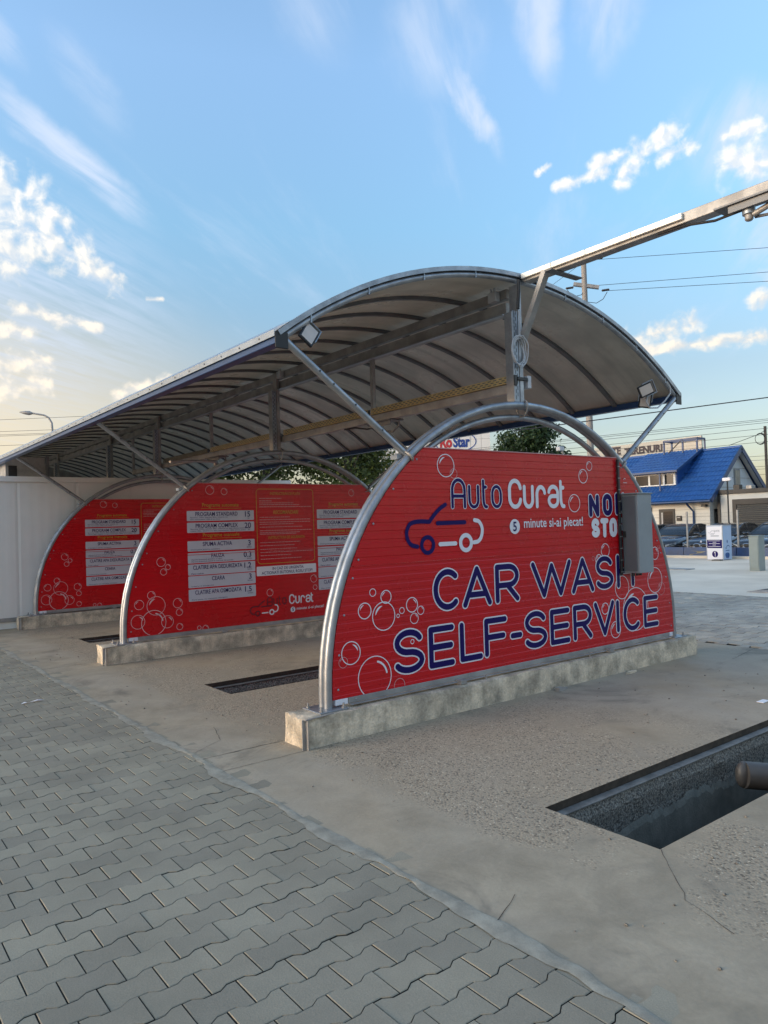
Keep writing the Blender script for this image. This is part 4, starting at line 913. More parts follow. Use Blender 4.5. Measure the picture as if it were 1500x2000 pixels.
text(d_, pk1, 'curat', .52, .86, 1.03, 1.10, .008); rect(d_, pk1, .28, .8, .865, .89, .008); rect(d_, pk1, .24, .5, .93, .94, .008)
b_.build('blue_print', navy, fp, fix=False); c_.build('white_print', whitep, fp, fix=False); d_.build('grey_print', mat('grey_print', (.22, .25, .3), .4), fp, fix=False)
pk2 = KPlane((kx, ky-.001, 0), (1, 0, 0), (0, 0, 1)); a, b_ = MB(), MB()
rect(a, pk2, .06, 1.03, .03, kh-.02, .003); sp_ = a.build('side_panel', mat('pale_blue_print', (.45, .58, .78), .4, 0, .03, 3), t, fix=False)
disc(b_, pk2, .52, .67, .06, .006); ribbon(b_, pk2, spline([(.3, .44), (.4, .43), (.45, .5), (.7, .52), (.8, .46)], 4), .03, .006); rect(b_, pk2, .3, .75, .335, .36, .006)
b_.build('side_print', mat('mid_blue_print', (.03, .12, .34), .4), sp_, fix=False)
b_ = MB(); q = [(.5+.25*cos(a)*(1+.12*sin(3*a)), .17+.12*sin(a)*(1+.15*cos(2*a))) for a in [2*pi*k/20 for k in range(20)]]; b_.add([pk2.at(*x, .006) for x in q], [tuple(range(20))]); b_.build('blue_shape', MATS['mid_blue_print'], sp_, fix=False)
p = MB(); p.bbox(kx-.35, kx-.1, ky-.05, ky+.25, .004, .05, .006); tag(p.build('rubber_block', mat('grey_brown_block', (.16, .15, .13), .9)), 'small dark block on the ground at the kiosk foot', 'block')
t = thing('grey_bollard_box', 'waist high grey green metal pillar box standing on the pale concrete', 'pillar box', (18.2, 5.4, 0))
p = MB(); p.bbox(17.99, 18.35, 5.22, 5.50, .0, .99, .008); p.build('pillar_body', mat('grey_green_paint', (.24, .285, .28), .45, 0, .05, 3), t)
p = MB(); p.bbox(17.975, 18.365, 5.205, 5.515, .991, 1.01, .004); p.build('pillar_cap', MATS['grey_green_paint'], t)
p = MB(); p.bbox(17.975, 17.989, 5.24, 5.48, .08, .93, .003); p.build('pillar_door', MATS['grey_green_paint'], t)
t = thing('drain_grate', 'steel drain grate in the pale concrete at the right edge', 'grate', (12.6, 2.4, 0))
for k in range(26): p = MB(); p.box(12.2+k*.035, 12.216+k*.035, 1.2, 2.75-.01*k, .005, .016); p.build('grate_bar', galv_dull, t)
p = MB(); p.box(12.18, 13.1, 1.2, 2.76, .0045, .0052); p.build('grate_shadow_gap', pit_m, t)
t = thing('trench_cover', 'long dark steel cover plate lying across the pale concrete', 'cover plate', (17.7, 8.0, 0))
p = MB(); p.bbox(17.5, 18.0, 7.15, 13, .005, .03, .004); p.build('cover_plate', galv_dull, t); p = MB(); p.bbox(16.3, 16.7, 7.3, 13, .005, .014, .003); p.build('cover_plate', mat('dark_wet_steel', (.12, .12, .115), .6, .2), t)

# ------------------------------------------------------------------ parked cars (built nose to -X at the origin)
car_m = mat('dark_blue_car_paint', (.012, .014, .020), .22, .3, .02, 2, coat=1.0)
chrome = mat('chrome', (.75, .76, .78), .12, 1.0, .02, 9); tyre = mat('tyre_rubber', (.015, .015, .015), .85); lamp_w = mat('headlamp_glass', (.55, .6, .66), .12, .4, .05, 9)
def make_car(label):
    t = thing('parked_car', label, 'car', (0, 0, 0), 'dark saloon cars parked behind the fence')
    # body: cross sections along the length: x, half width, sill z, shoulder z, top z
    st = [(-2.42, .50, .34, .50, .58), (-2.38, .72, .26, .56, .68), (-2.25, .86, .22, .62, .76), (-1.9, .915, .20, .70, .84), (-1.4, .93, .20, .76, .90), (-.85, .93, .20, .82, .965), (-.2, .93, .20, .84, .98), (.6, .93, .20, .86, .985), (1.3, .93, .21, .88, .99), (1.8, .92, .23, .88, 1.0), (2.2, .87, .28, .84, 1.0), (2.4, .74, .36, .78, .96), (2.45, .55, .42, .7, .88)]
    def ring(x, w, zb, zs, zt):
        h = [(w*.82, zb), (w*.97, zb+.07), (w, (zb+zs)/2), (w*.985, zs), (w*.93, zs+(zt-zs)*.55), (w*.78, zt-.012), (w*.4, zt), (0, zt+.012)]
        return [(x, -y, z) for y, z in h]+[(x, y, z) for y, z in reversed(h[:-1])]
    R_ = [ring(*s) for s in st]; m = len(R_[0]); mb = MB()
    fs = [(i*m+k, i*m+k+1, (i+1)*m+k+1, (i+1)*m+k) for i in range(len(R_)-1) for k in range(m-1)]+[tuple(range(m)), tuple((len(R_)-1)*m+k for k in range(m-1, -1, -1))]
    fs += [(i*m, (i+1)*m, (i+1)*m+m-1, i*m+m-1) for i in range(len(R_)-1)]
    mb.add([v for r in R_ for v in r], fs); mb.build('body', car_m, t, smooth=True)
    # greenhouse
    gs = [(-.95, .80, .955, .80, .96), (-.55, .80, .97, .72, 1.16), (-.05, .80, .975, .64, 1.37), (.25, .80, .98, .61, 1.425), (.8, .80, .985, .60, 1.44), (1.3, .79, .99, .58, 1.385), (1.75, .77, .995, .60, 1.20), (2.1, .74, 1.0, .66, 1.02)]
    G_ = []
    for x, wb, zb, wt, zt in gs: G_.append([(x, -wb, zb), (x, -wt, zt), (x, -wt*.5, zt+.018), (x, wt*.5, zt+.018), (x, wt, zt), (x, wb, zb)])
    mb = MB(); mb.add([v for r in G_ for v in r], [(i*6+k, i*6+k+1, (i+1)*6+k+1, (i+1)*6+k) for i in range(len(G_)-1) for k in range(5)]+[tuple(range(6)), tuple(len(G_)*6-6+k for k in range(6))]); mb.build('window_glass', glass_d, t, smooth=True)
    up_ = lambda r, k, d=.006: Vector(r[k])+Vector((0, 0, d))
    mb = MB(); rf = G_[2:6]; n = len(rf); mb.add([up_(r, k) for r in rf for k in (1, 2, 3, 4)]+[up_(r, k, .024) for r in rf for k in (1, 2, 3, 4)], [(4*n+i*4+k, 4*n+i*4+k+1, 4*n+(i+1)*4+k+1, 4*n+(i+1)*4+k) for i in range(n-1) for k in range(3)]+[(i*4, 4*n+i*4, 4*n+i*4+4, i*4+4) for i in range(n-1)]+[(i*4+3, i*4+7, 4*n+i*4+7, 4*n+i*4+3) for i in range(n-1)]+[(0, 1, 4*n+1, 4*n), (1, 2, 4*n+2, 4*n+1), (2, 3, 4*n+3, 4*n+2)]); mb.build('roof', car_m, t, smooth=True)
    for k in (1, 4):
        mb = MB(); mb.tube([Vector(r[k])+Vector((0, math.copysign(.005, r[k][1]), .004)) for r in G_], .032, 8); mb.build('roof_pillar', car_m, t, smooth=True)
        s = -1 if k == 1 else 1
        mb = MB(); mb.beam((.32, s*.815, .98), (.40, s*.625, 1.41), .03, .10, (1, 0, 0)); mb.build('door_pillar', car_m, t)
        mb = MB(); mb.ball((-.62, s*1.0, 1.02), .085, .8, 1.25, .8, 10, 7); mb.beam((-.6, s*.86, .97), (-.6, s*.96, 1.0), .05, .04); mb.build('wing_mirror', car_m, t, smooth=True)
        mb = MB(); mb.add([(-2.40, s*.50, .60), (-2.31, s*.82, .66), (-2.14, s*.885, .70), (-2.16, s*.885, .62), (-2.34, s*.80, .56), (-2.405, s*.50, .53)], [tuple(range(6))]); mb.v += [(x-.025, y*1.01, z) for x, y, z in mb.v]; mb.f = [tuple(range(6, 12))]+[(i, (i+1) % 6, 6+(i+1) % 6, 6+i) for i in range(6)]; mb.build('headlight', lamp_w, t)
        mb = MB(); ov = [(-2.437-.012*abs(cos(a)), s*.15+.13*cos(a), .57+.085*(1 if sin(a) > 0 else -1)*abs(sin(a))**.6) for a in [2*pi*i/16 for i in range(16)]]; mb.tube(ov, .014, 6, closed=True); kg = mb.build('grille_surround', chrome, t, smooth=True)
        mb = MB(); mb.add([(x-.002, y, z) for x, y, z in ov], [tuple(range(16))]); mb.build('grille_slats', blackp, kg, fix=False)
        mb = MB(); mb.add([(-2.43, s*.4, .30), (-2.34, s*.72, .31), (-2.34, s*.72, .42), (-2.43, s*.4, .42)], [(0, 1, 2, 3)]); mb.v = [(x-.03, y, z) for x, y, z in mb.v]; mb.build('bumper_intake', blackp, t, fix=False)
        for x in (-1.48, 1.45):
            mb = MB(); mb.cyl((x, s*.72, .33), (x, s*.945, .33), .33, 24); w = mb.build('wheel', tyre, t, smooth=True)
            mb = MB(); mb.cyl((x, s*.9455, .33), (x, s*.955, .33), .22, 20); mb.build('rim', galv, w, smooth=True)
    mb = MB(); mb.bbox(-2.475, -2.455, -.26, .26, .385, .49, .004); mb.build('number_plate', whitep, t)
    mb = MB(); mb.cyl((-2.36, 0, .735), (-2.372, 0, .738), .042, 16); mb.build('badge', whitep, t)
    return t
car = make_car('dark saloon behind the kiosk with white number plate and twin oval grille')
cars = [(28.55, 11.55, 2, None), (28.7, 9.42, -1, 'dark saloon behind the grey pillar box at the right edge'), (28.5, 13.75, 4, 'dark saloon with headlight showing just right of the red panel edge'), (29.2, 15.95, 2, 'dark saloon mostly hidden by the red panel, only its windscreen showing')]
for i, (x, y, a, lab) in enumerate(cars):
    o = car if i == 0 else copy_tree(car)
    o.location = (x, y, LOT+.004); o.rotation_euler.z = R(a)
    if lab: o['label'] = lab

# ------------------------------------------------------------------ house with blue tiled roof, garage annex
hw_m = mat('cream_render', (.74, .72, .66), .8, 0, .04, .6); hgab = mat('pale_grey_panel', (.72, .74, .74), .6, 0, .05, .7); roof_b = mat('blue_metal_tile', (.022, .095, .31), .35, 0, .08, 1.2)
frame_d = mat('dark_frame', (.03, .03, .032), .5)
t = thing('house', 'cream house with steep blue tiled roof, dormer and white gable', 'house', (35, 18, LOT))
XE, XR, XF, YG, YL, ZE, ZRi = 32.0, 35.25, 38.5, 14.11, 23.5, 2.40, 5.13
p = MB(); p.box(32.45, 38.1, 14.42, 23.3, LOT, 2.55); p.build('wall', hw_m, t)
for k in range(7):
    z = LOT+.35+k*.36; p = MB(); p.box(32.438, 32.4495, 14.42, 23.3, z, z+.018); p.build('wall_joint', mat('wall_joint_m', (.4, .37, .32), .8), t)
p = MB(); p.prism([(32.6, 14.43, 2.55), (37.9, 14.43, 2.55), (35.25, 14.43, 4.98)], (0, .08, 0)); p.build('gable_wall', hgab, t)
for z in (3.05, 3.55, 4.05, 4.5): 
    hwid = (4.98-z)/2.43*2.65; p = MB(); p.box(35.25-hwid+.06, 35.25+hwid-.06, 14.415, 14.429, z, z+.02); p.build('gable_joint', MATS['wall_joint_m'], t)
def tiles(P0, ux, vx, L, H, rows, waves, amp=.03, step=.035):
    """metal tile sheet: stepped rows, waves along the eave"""
    P0, ux, vx = Vector(P0), Vector(ux).normalized(), Vector(vx).normalized(); n = ux.cross(vx); n = n if n.z > 0 else -n
    mb = MB(); nx = waves*6; vs = []; fs = []
    for r in range(rows):
        for e in (0, 1):
            for i in range(nx+1):
                h = amp*(.5+.5*cos(2*pi*i/6))**1.5+(step if e == 0 else 0)
                vs.append(P0+ux*(L*i/nx)+vx*(H*(r+e)/rows)+n*h)
    m = nx+1
    for r in range(2*rows-1): fs += [(r*m+i, r*m+i+1, (r+1)*m+i+1, (r+1)*m+i) for i in range(nx)]
    return mb.add(vs, fs)
sl_h = sqrt((XR-XE)**2+(ZRi-ZE)**2)
tiles((XE, YG, ZE), (0, 1, 0), (XR-XE, 0, ZRi-ZE), YL-YG, sl_h, 11, 44).build('roof_tiles', roof_b, t, smooth=True, fix=False)
tiles((XF, YG, ZE), (0, 1, 0), (XR-XF, 0, ZRi-ZE), YL-YG, sl_h, 11, 44).build('roof_tiles', roof_b, t, smooth=True, fix=False)
for xa, xb in ((XE, XR), (XF, XR)):
    p = MB(); p.beam((xa, YG-.03, ZE-.05), (xb, YG-.03, ZRi-.02), .05, .24, (0, 0, 1)); p.build('bargeboard', bluep, t)
    p = MB(); p.add([(xa, YG, ZE-.06), (xb, YG, ZRi-.06), (xb, YG+.31, ZRi-.06), (xa, YG+.31, ZE-.06)], [(0, 1, 2, 3)]); p.build('soffit', hgab, t, fix=False)
p = MB(); p.tube([(XR, YG-.05, ZRi+.04), (XR, YL, ZRi+.04)], .08, 10); p.build('ridge_cap', roof_b, t, smooth=True)
p = MB(); p.tube([(XE-.06, YG-.02, ZE-.05), (XE-.06, YL, ZE-.05)], .065, 10); p.build('gutter', bluep, t, smooth=True)
p = MB(); p.add([(XE, YG+.3, ZE-.02), (XE, YL, ZE-.02), (32.45, YL, ZE+.1), (32.45, YG+.3, ZE+.1)], [(0, 1, 2, 3)]); p.build('eave_soffit', bluep, t, fix=False)
p = MB(); p.tube([(32.0, 15.4, 2.33), (32.1, 15.4, 2.2), (32.38, 15.25, 1.85), (32.38, 15.25, LOT)], .05, 8); p.build('downpipe', bluep, t, smooth=True)
p = MB(); p.box(32.40, 32.449, 16.30, 17.20, LOT, 2.03); d_ = p.build('door', frame_d, t); p = MB(); p.box(32.385, 32.399, 16.42, 16.92, .0, 1.9); p.build('door_glass', glass_d, d_); p = MB(); p.box(32.38, 32.399, 16.98, 17.05, .0, 1.85); p.build('door_leaf_edge', grey_plastic, d_)
p = MB(); p.box(32.40, 32.449, 17.62, 18.9, .6, 2.15); d_ = p.build('window', frame_d, t); p = MB(); p.box(32.385, 32.399, 17.7, 18.82, .7, 2.07); p.build('pane', glass_d, d_)
p = MB(); p.bbox(32.38, 32.449, 15.92, 16.2, 1.40, 1.66, .01); mbx = p.build('mailbox', mat('dark_brown_box', (.03, .025, .02), .5), t); p = MB(); p.box(32.374, 32.379, 16.0, 16.14, 1.56, 1.585); p.build('mail_slot', whitep, mbx)
p = MB(); p.bbox(32.2, 32.44, 14.5, 14.75, 2.08, 2.2, .01); p.build('wall_lamp', frame_d, t)
p = MB(); p.box(32.85, 33.25, 14.39, 14.419, .55, 1.95); d_ = p.build('window', frame_d, t); p = MB(); p.box(32.9, 33.2, 14.375, 14.389, .6, 1.9); p.build('pane', glass_d, d_)
p = MB(); p.box(35.02, 35.62, 14.39, 14.429, 3.0, 4.02); d_ = p.build('window', mat('grey_frame', (.3, .31, .32), .5), t); p = MB(); p.box(35.08, 35.34, 14.38, 14.389, 3.06, 3.96); p.box(35.36, 35.57, 14.38, 14.389, 3.06, 3.96); p.build('pane', mat('pale_sky_pane', (.2, .23, .25), .1), d_)
# dormer
p = MB(); p.prism([(33.0, 16.45, 3.28), (33.0, 16.45, 4.04), (35.2, 16.45, 5.1), (34.9, 16.45, 4.75)], (0, 2.85, 0)); p.build('dormer_body', roof_b, t)
p = MB(); p.box(32.93, 32.999, 16.5, 19.25, 3.30, 3.95); dm = p.build('dormer_window_frame', hgab, t)
for a, b in ((16.62, 17.1), (17.24, 17.98), (18.1, 18.84), (18.94, 19.2)): p = MB(); p.box(32.915, 32.929, a, b, 3.36, 3.88); p.build('pane', glass_d, dm)
tiles((32.55, 16.2, 4.0), (0, 1, 0), (35.25-32.55, 0, 5.28-4.0), 3.3, 2.98, 8, 14).build('dormer_roof_tiles', roof_b, t, smooth=True, fix=False)
p = MB(); p.box(32.5, 32.56, 16.15, 19.55, 3.96, 4.06); p.build('dormer_fascia', bluep, t); p = MB(); p.beam((32.55, 16.18, 4.0), (35.25, 16.18, 5.28), .05, .14); p.build('dormer_bargeboard', bluep, t); p = MB(); p.box(32.6, 32.66, 17.18, 17.25, 3.0, 3.98); p.build('dormer_post', bluep, t)
# roof frame in blue steel
t = thing('roof_frame', 'open blue steel box frame standing on the blue roof ridge', 'steel frame', (35.25, 17.3, 5.15))
for (x, y) in ((34.9, 18.28), (34.9, 16.32), (35.7, 18.28), (35.7, 16.32), (34.9, 17.15)): p = MB(); p.bbox(x-.04, x+.04, y-.04, y+.04, 4.8, 5.86, .004); p.build('frame_post', bluep, t)
for a, b in (((34.9, 18.3, 5.86), (34.9, 16.3, 5.86)), ((35.7, 18.3, 5.86), (35.7, 16.3, 5.86)), ((34.9, 18.28, 5.86), (35.7, 18.28, 5.86)), ((34.9, 16.32, 5.86), (35.7, 16.32, 5.86))): p = MB(); p.beam(a, b, .08, .09); p.build('frame_rail', bluep, t)
p = MB(); p.beam((34.95, 18.1, 5.15), (34.95, 17.3, 5.8), .04, .05); p.build('frame_brace', frame_d, t)
# garage annex
t = thing('garage', 'flat roofed white garage with dark roller shutter beside the blue roofed house', 'garage', (34, 12, LOT))
xa = 32.74
p = MB(); p.box(xa, 38, 8.4, 14.08, LOT, 2.66); p.build('wall', mat('white_garage_render', (.62, .62, .59), .8, 0, .05, .7), t)
p = MB(); p.bbox(xa-.08, 38.1, 8.3, 14.12, 2.661, 2.87, .01); p.build('roof_cornice', frame_d, t)
p = MB(); p.box(xa-.06, xa-.001, 14.0, 14.13, LOT, 2.66); p.build('corner_trim', frame_d, t)
p = MB(); p.box(xa-.07, xa-.001, 9.0, 13.38, 2.12, 2.38); p.box(xa-.07, xa-.001, 13.2, 13.38, LOT, 2.119); p.build('shutter_frame', frame_d, t)
sh_m = mat('dark_shutter_slat', (.05, .056, .062), .45, .2, .05, 3)
for k in range(24):
    z = LOT+.02+k*.096; p = MB(); p.prism([(xa-.005, 9.05, z), (xa-.03, 9.05, z+.012), (xa-.036, 9.05, z+.07), (xa-.005, 9.05, z+.09)], (0, 4.14, 0)); p.build('shutter_slat', sh_m, t)
t = thing('air_unit', 'small dark air conditioning unit on the garage roof by the gable', 'air conditioner', (34, 13.6, 2.872)); p = MB(); p.bbox(33.3, 33.6, 13.3, 13.62, 2.872, 3.12, .01); p.build('unit_case', frame_d, t); p = MB(); p.bbox(33.3, 33.7, 12.7, 13.0, 2.872, 3.06, .02); p.build('unit_case', galv_dull, t)
t = thing('yard_lamp', 'slim lamp mast with white head in front of the garage', 'lamp', (30.6, 12.5, LOT)); p = MB(); p.tube([(30.6, 12.52, LOT), (30.6, 12.52, 3.2)], .035, 8); p.build('mast', frame_d, t); p = MB(); p.bbox(30.5, 30.7, 12.33, 12.72, 3.2, 3.36, .02); p.build('lamp_head', whitep, t)

# ------------------------------------------------------------------ signs and far buildings
t = thing('billboard', 'long cream roadside billboard with bold dark lettering behind the blue roof', 'billboard', (45, 27, LOT))
p = MB(); p.box(45, 45.15, 21.6, 31.0, 5.2, 7.12); bb = p.build('board', mat('cream_board', (.60, .54, .45), .7, 0, .05, .5), t)
for y in (22.5, 26.5, 30.2): p = MB(); p.cyl((45.35, y, LOT), (45.35, y, 6.6), .12, 10); p.build('post', galv_dull, t)
plb = Plane((44.995, 31.0, 0), (0, -1, 0), (0, 0, 1)); a, b_ = MB(), MB()
text(a, plb, 'TE', 2.25, 3.05, 6.42, 7.03, .004, .06); text(a, plb, 'TERENURI', 3.35, 6.48, 6.30, 6.86, .004, .06); text(b_, plb, 'ATOR', 4.1, 5.85, 5.72, 6.17, .004, .06)
a.build('lettering', mat('dark_brown_print', (.07, .05, .055), .6), bb, fix=False); b_.build('red_lettering', mat('dull_red_print', (.28, .10, .10), .6), bb, fix=False)
for k in range(6):
    p = MB(); p.box(44.985, 44.999, 21.6, 24.2, 5.3+k*.3, 5.315+k*.3); p.build('board_joint', MATS['wall_joint_m'], bb)
vd = Vector((31.1, 32.6, 0)).normalized(); rv = Vector((vd.y, -vd.x, 0))
cB = Vector((28.1, 27.95, 0))
t = thing('sign_building', 'tall white tiled building with oval red and blue shop sign', 'building', (cB.x, cB.y, LOT))
plr = Plane(cB, rv, (0, 0, 1))
def obox(mb, pl, x0, x1, z0, z1, d0, d1): return mb.add([pl.at(x, z, d) for d in (d0, d1) for z in (z0, z1) for x in (x0, x1)], [(0, 2, 3, 1), (4, 5, 7, 6), (0, 1, 5, 4), (2, 6, 7, 3), (0, 4, 6, 2), (1, 3, 7, 5)])
bw = obox(MB(), plr, -6, 2.0, LOT, 8.2, -8, 0).build('wall', mat('white_tile_wall', (.74, .73, .70), .5, 0, .03, .6), t)
for k in range(11): obox(MB(), plr, -6, 2.0, .6+k*.68, .615+k*.68, .0005, .004).build('tile_joint', MATS['wall_joint_m'], bw)
for k in range(12): obox(MB(), plr, -5.8+k*.66, -5.785+k*.66, LOT, 8.2, .0045, .007).build('tile_joint', MATS['wall_joint_m'], bw)
a, b_, c_ = MB(), MB(), MB()
text(a, plr, 'Ro', -1.05, -.30, 6.25, 6.95, .02, .05); text(b_, plr, 'Star', -.24, .78, 6.25, 6.95, .02, .04); ribbon(b_, plr, arc(-.1, 6.6, 1.25, .62, 0, 360, 36)[:-1], .05, .015, closed=True)
a.build('red_lettering', mat('red_sign', (.5, .03, .04), .4), bw, fix=False); b_.build('blue_lettering', mat('blue_sign', (.02, .06, .30), .4), bw, fix=False)

# ------------------------------------------------------------------ trees
def leafmat(name, c, c2):
    m = bpy.data.materials.new(name); m.use_nodes = True; nt = m.node_tree; b = NB(nt); bs = nt.nodes['Principled BSDF']
    rp = b.n('ShaderNodeNewGeometry').outputs['Random Per Island']; n1 = b.noise(b.n('ShaderNodeNewGeometry').outputs['Position'], .9, 3, .6)
    b.put(bs.inputs['Base Color'], b.mix(b.m('ADD', b.m('MULTIPLY', rp, .6), b.m('MULTIPLY', b.ss(n1, .35, .65), .45)), c, c2)); bs.inputs['Roughness'].default_value = .45; bs.inputs['Specular IOR Level'].default_value = .35
    tr = b.n('ShaderNodeBsdfTranslucent'); tr.inputs[0].default_value = (*[x*1.2 for x in c2], 1); mx = b.n('ShaderNodeMixShader'); mx.inputs[0].default_value = .3
    nt.links.new(bs.outputs[0], mx.inputs[1]); nt.links.new(tr.outputs[0], mx.inputs[2]); nt.links.new(mx.outputs[0], nt.nodes['Material Output'].inputs[0]); return m
lf_dark = leafmat('dark_leaf', (.016, .034, .012), (.05, .085, .028)); lf_yel = leafmat('yellow_green_leaf', (.03, .05, .012), (.12, .135, .03)); bark = mat('bark', (.09, .07, .05), .9, 0, .2, 6, bump=.02, bscale=14)
def tree(x, y, zc, rx, rz, n, leaf, lm, lab, seed, group, lobes=16, dens=.5):
    rnd = random.Random(seed); t = thing('broadleaf_tree', lab, 'tree', (x, y, LOT), group)
    LB = []
    for k in range(lobes):
        a = rnd.uniform(0, 2*pi); u = rnd.uniform(-.95, 1); s = sqrt(1-u*u); rr = rnd.uniform(.45, .8)
        LB.append((Vector((x+rx*rr*s*cos(a), y+rx*rr*s*sin(a), zc+rz*rr*u)), rnd.uniform(.30, .5)*min(rx, rz)))
    tr = MB(); tr.tube([(x, y, LOT-.05), (x+.04, y, LOT+(zc-LOT)*.4), (x-.03, y+.03, zc-.3*rz), (x, y, zc+.3*rz)], [.16, .13, .10, .04], 10); tk = tr.build('trunk', bark, t, smooth=True)
    br = MB()
    for c, r in LB[:9]:
        s = Vector((x, y, zc-rz*rnd.uniform(.1, .6))); m_ = s.lerp(c, .5)+Vector((0, 0, .12)); br.tube([s, m_, c], [.055, .035, .012], 6)
    br.build('limbs', bark, tk, smooth=True)
    vs, fs = [], []
    for i in range(n):
        c, r = LB[rnd.randrange(len(LB))]; d = Vector((rnd.gauss(0, 1), rnd.gauss(0, 1), rnd.gauss(0, 1))).normalized()
        p = c+d*r*(rnd.random()**dens)*rnd.uniform(.85, 1.12); nn = (d*.8+Vector((rnd.gauss(0, .6), rnd.gauss(0, .6), rnd.gauss(.3, .6)))).normalized()
        a = nn.orthogonal().normalized(); b = nn.cross(a); th = rnd.uniform(0, 2*pi); a, b = a*cos(th)+b*sin(th), b*cos(th)-a*sin(th); l = leaf*rnd.uniform(.6, 1.3); w = l*.55; k = len(vs)
        vs += [p-a*l*.5, p+b*w*.5+nn*l*.06, p+a*l*.5, p-b*w*.5+nn*l*.06]; fs.append((k, k+1, k+2, k+3))
    mb = MB(); mb.v = [tuple(v) for v in vs]; mb.f = fs; mb.build('crown', lm, t, fix=False)
tree(20.2, 15.3, 4.15, 1.62, 1.75, 9500, .17, lf_dark, 'round dense dark green tree right of the oval shop sign', 3, 'trees behind the wash bays', 22, .35)
tree(7.0, 19.6, 4.0, 2.3, 2.0, 5200, .17, lf_yel, 'yellow green tree seen under the roof above the second panel, left of its group', 11, 'trees behind the wash bays', 18)
tree(9.6, 18.3, 4.1, 2.2, 2.2, 5600, .17, lf_yel, 'yellow green tree behind the top of the second arch', 12, 'trees behind the wash bays', 18)
tree(12.1, 16.9, 4.2, 2.1, 2.2, 5600, .17, lf_yel, 'yellow green tree in the gap left of the nearest arch clamp', 13, 'trees behind the wash bays', 18)
tree(14.2, 17.8, 3.6, 1.8, 1.9, 4200, .17, lf_yel, 'yellow green tree mostly hidden behind the nearest arch tubes', 14, 'trees behind the wash bays', 14)
tree(48, 16.5, 3.0, 2.0, 2.2, 2400, .25, lf_dark, 'small dark tree beyond the garage at the right edge', 15, 'trees behind the wash bays', 10)

# ------------------------------------------------------------------ poles and overhead lines
def atp(u, v, dist):
    d = fw+rt*((u-750)/FPX)-up*((v-1000)/FPX); return CAM+d*dist
conc_pole = mat('concrete_pole', (.33, .30, .27), .85, 0, .06, 3)
b0 = atp(1147, 700, 36)
t = thing('utility_pole', 'tall concrete utility pole rising behind the right of the canopy', 'utility pole', (b0.x, b0.y, LOT)); zt = atp(1143, 508, 36).z
p = MB(); p.tube([(b0.x, b0.y, LOT), (b0.x-.02, b0.y, zt)], [.19, .125], 12); p.build('shaft', conc_pole, t, smooth=True)
zc_ = atp(1143, 557, 36).z
ca = MB(); ca.beam((b0.x, b0.y, zc_), (b0.x+.45, b0.y-.5, zc_-.15), .2, .16); ca.beam((b0.x, b0.y, zc_), (b0.x-.35, b0.y+.4, zc_+.12), .2, .16); ca.build('cross_arm', galv_dull, t)
ins = mat('insulator', (.05, .04, .04), .4)
for (u, v) in ((1110, 564), (1180, 568), (1167, 506)):
    c = atp(u, v, 36); p = MB(); 
    for k in range(4): p.ball(c+Vector((.07*k-.1, -.05*k, .012*k)), .07, 1, 1, .8, 8, 6)
    p.build('insulator', ins, t, smooth=True)
for q in ([(1108, 566), (1118, 580), (1135, 576), (1143, 566)], [(1148, 590), (1165, 592), (1178, 584), (1186, 570)]):
    p = MB(); p.tube([atp(u, v, 36) for u, v in q], .016, 6); p.build('jumper_wire', ins, t)
wire_m = mat('black_cable', (.03, .03, .035), .6)
def cable(q, r, lab, group=None, sag=.0, n=14):
    a, b = q; P = [a.lerp(b, k/n)-Vector((0, 0, sag*4*(k/n)*(1-k/n))) for k in range(n+1)]
    mb = MB(); mb.tube(P, r, 5); o = mb.build('overhead_cable', wire_m, smooth=True); return tag(o, lab, 'cable', group)
cable((atp(1150, 508, 36), atp(2100, 442, 34)), .012, 'highest thin wire running right from the utility pole top', 'power lines at the utility pole')
cable((atp(1160, 558, 36), atp(2100, 484, 34)), .012, 'middle power wire running right from the pole cross arm', 'power lines at the utility pole')
cable((atp(1182, 568, 36), atp(2100, 514, 34)), .012, 'lower power wire running right from the insulators', 'power lines at the utility pole')
cable((atp(1128, 520, 36), atp(900, 690, 40)), .010, 'thin wire running down left from the pole top behind the roof', 'power lines at the utility pole')
cable((atp(1105, 568, 36), atp(900, 700, 40)), .010, 'thin wire running left from the cross arm insulator behind the roof', 'power lines at the utility pole')
cable((atp(1000, 842, 22), atp(1700, 750, 20)), .016, 'thick black cable crossing behind the right strut', None)
for k, (v0, v1) in enumerate([(858, 820), (861, 823), (866, 827), (877, 838), (887, 850), (899, 864)]):
    cable((atp(900, v0+(v0-v1)*.55, 42), atp(1800, v1-(v0-v1)*.85, 38)), .011, ['highest of the bundle of thin telephone cables over the blue roof', 'second highest telephone cable over the blue roof', 'third telephone cable down over the blue roof', 'fourth telephone cable down, just above the cable coil', 'telephone cable passing through the cable coil height', 'lowest telephone cable, close to the blue ridge line'][k], 'telephone cables above the blue roof')
for k, (v0, v1) in enumerate([(896, 886), (903, 895), (917, 905), (921, 912), (932, 922)]):
    cable((atp(1300, v0+6, 55), atp(1800, v1-14, 50)), .012, ['highest thin cable beside the right slope of the gable', 'second thin cable down beside the right slope of the gable', 'middle thin cable beside the right slope of the gable', 'second lowest thin cable right of the gable', 'lowest thin cable just above the garage cornice'][k], 'low cables right of the gable')
for k, (v0, v1) in enumerate([(828, 819), (848, 845), (855, 851), (858, 853), (877, 871)]):
    cable((atp(-400, v0+9, 40), atp(400, v1-16, 44)), .010, ['highest cable at left, passing behind the street lamp arm', 'second cable down at left below the street lamp head', 'upper one of a close pair of cables at left', 'lower one of a close pair of cables at left', 'lowest cable at left just above the canopy edge'][k], 'cables left of the canopy')
b1 = atp(1498, 930, 36)
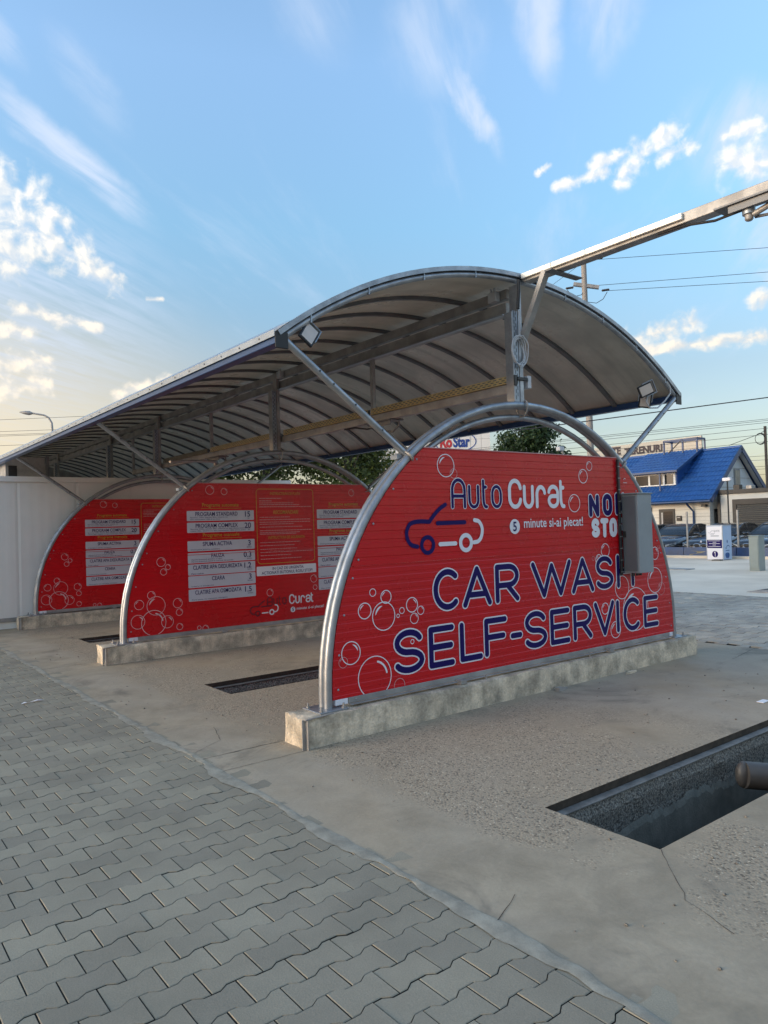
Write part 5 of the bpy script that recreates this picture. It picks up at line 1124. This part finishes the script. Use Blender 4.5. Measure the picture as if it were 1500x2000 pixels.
t = thing('wooden_pole', 'slim dark pole with cable coil at the right edge', 'utility pole', (b1.x, b1.y, LOT)); p = MB(); p.tube([(b1.x, b1.y, LOT), (b1.x, b1.y, atp(1497, 832, 36).z)], .07, 8); p.build('shaft', mat('dark_pole', (.06, .055, .05), .8), t, smooth=True)
cc = atp(1484, 857, 36); p = MB()
for k in range(3): p.tube([cc+rt*((.23+.02*k)*cos(2*pi*i/20)+.02*k)+up*((.25+.015*k)*sin(2*pi*i/20)) for i in range(20)], .014, 5, closed=True)
p.build('cable_coil', wire_m, t); p = MB(); p.tube([atp(1497, 838, 36), cc+up*.24, atp(1424, 870, 36)], .014, 5); p.build('drop_wire', wire_m, t)
# street lamp at left, small flood mast behind the panel
t = thing('street_lamp', 'curved arm street lamp in the pale sky at the left edge', 'street lamp', (*atp(102, 840, 38).xy, LOT))
q = [Vector((*atp(102, 840, 38).xy, LOT))]+[atp(*x, 38) for x in ((102, 838), (101, 826), (95, 816), (86, 811), (62, 807))]; p = MB(); p.tube(q, [.09, .06, .055, .05, .045, .045], 10); p.build('pole', galv_dull, t, smooth=True)
h0, h1 = atp(64, 807.5, 38), atp(38, 805, 38); p = MB(); p.tube([h0, h0.lerp(h1, .25), h0.lerp(h1, .6), h1], [.045, .11, .09, .02], 10); p.build('lamp_head', galv_dull, t, smooth=True)
t = thing('flood_mast', 'small floodlight on a mast beside the round tree', 'lamp', (*atp(1100, 895, 28).xy, LOT)); a = atp(1101, 888, 28); p = MB(); p.tube([(a.x, a.y, LOT), a, atp(1095, 878, 28)], .03, 8); p.build('mast', galv_dull, t); c = atp(1094, 876, 28); p = MB(); p.bbox(c.x-.14, c.x+.14, c.y-.1, c.y+.1, c.z-.09, c.z+.07, .02); p.build('lamp_head', grey_plastic, t)
c = atp(484, 930, 24); t = thing('concrete_post', 'pale concrete post above the second red panel', 'post', (c.x, c.y, LOT)); p = MB(); p.bbox(c.x-.1, c.x+.1, c.y-.1, c.y+.1, LOT, 3.0, .01); p.build('post_shaft', conc_pole, t)
# litter
for k, (x, y, a, l) in enumerate([(-1.47, 2.98, .5, .07), (-1.36, 3.0, .1, .10)]):
    p = MB(); q = [(x+l*cos(a+b)*s_, y+l*.5*sin(a+b)*s_, .006+.01*h) for b, s_, h in ((0, .6, 0), (1.4, .5, 1), (3, .7, .2), (4.4, .45, 1))]; p.add(q+[(vx, vy, vz+.002) for vx, vy, vz in q], [(0, 1, 2, 3), (7, 6, 5, 4), (0, 4, 5, 1), (1, 5, 6, 2), (2, 6, 7, 3), (3, 7, 4, 0)])
    tag(p.build('paper_scrap', whitep), ['small crumpled white scrap on the pavers at left', 'thin torn white strip on the pavers at left'][k], 'litter')
p = MB(); p.bbox(3.28, 3.40, -1.74, -1.68, .002, .006, .001); tag(p.build('paper_scrap', whitep), 'white paper scrap on the concrete beyond the open pit', 'litter')
rp_ = random.Random(9); pb = MB()
for k in range(420):
    x, y = rp_.uniform(-.8, 4.5), rp_.uniform(-3.6, 8); r = rp_.uniform(.003, .009)
    if any(a-.02 < x < b+.02 and c-.02 < y < d+.02 for a, b, c, d in PITS) or any(abs(y-i*D) < .2 for i in range(3)): continue
    pb.ball((x, y, r*.5), r, rp_.uniform(.7, 1.3), 1, .6, 6, 4)
pb.build('loose_pebbles', gravel_m, fix=False, kind='stuff', label='loose grit and small stones scattered on the bay floor')
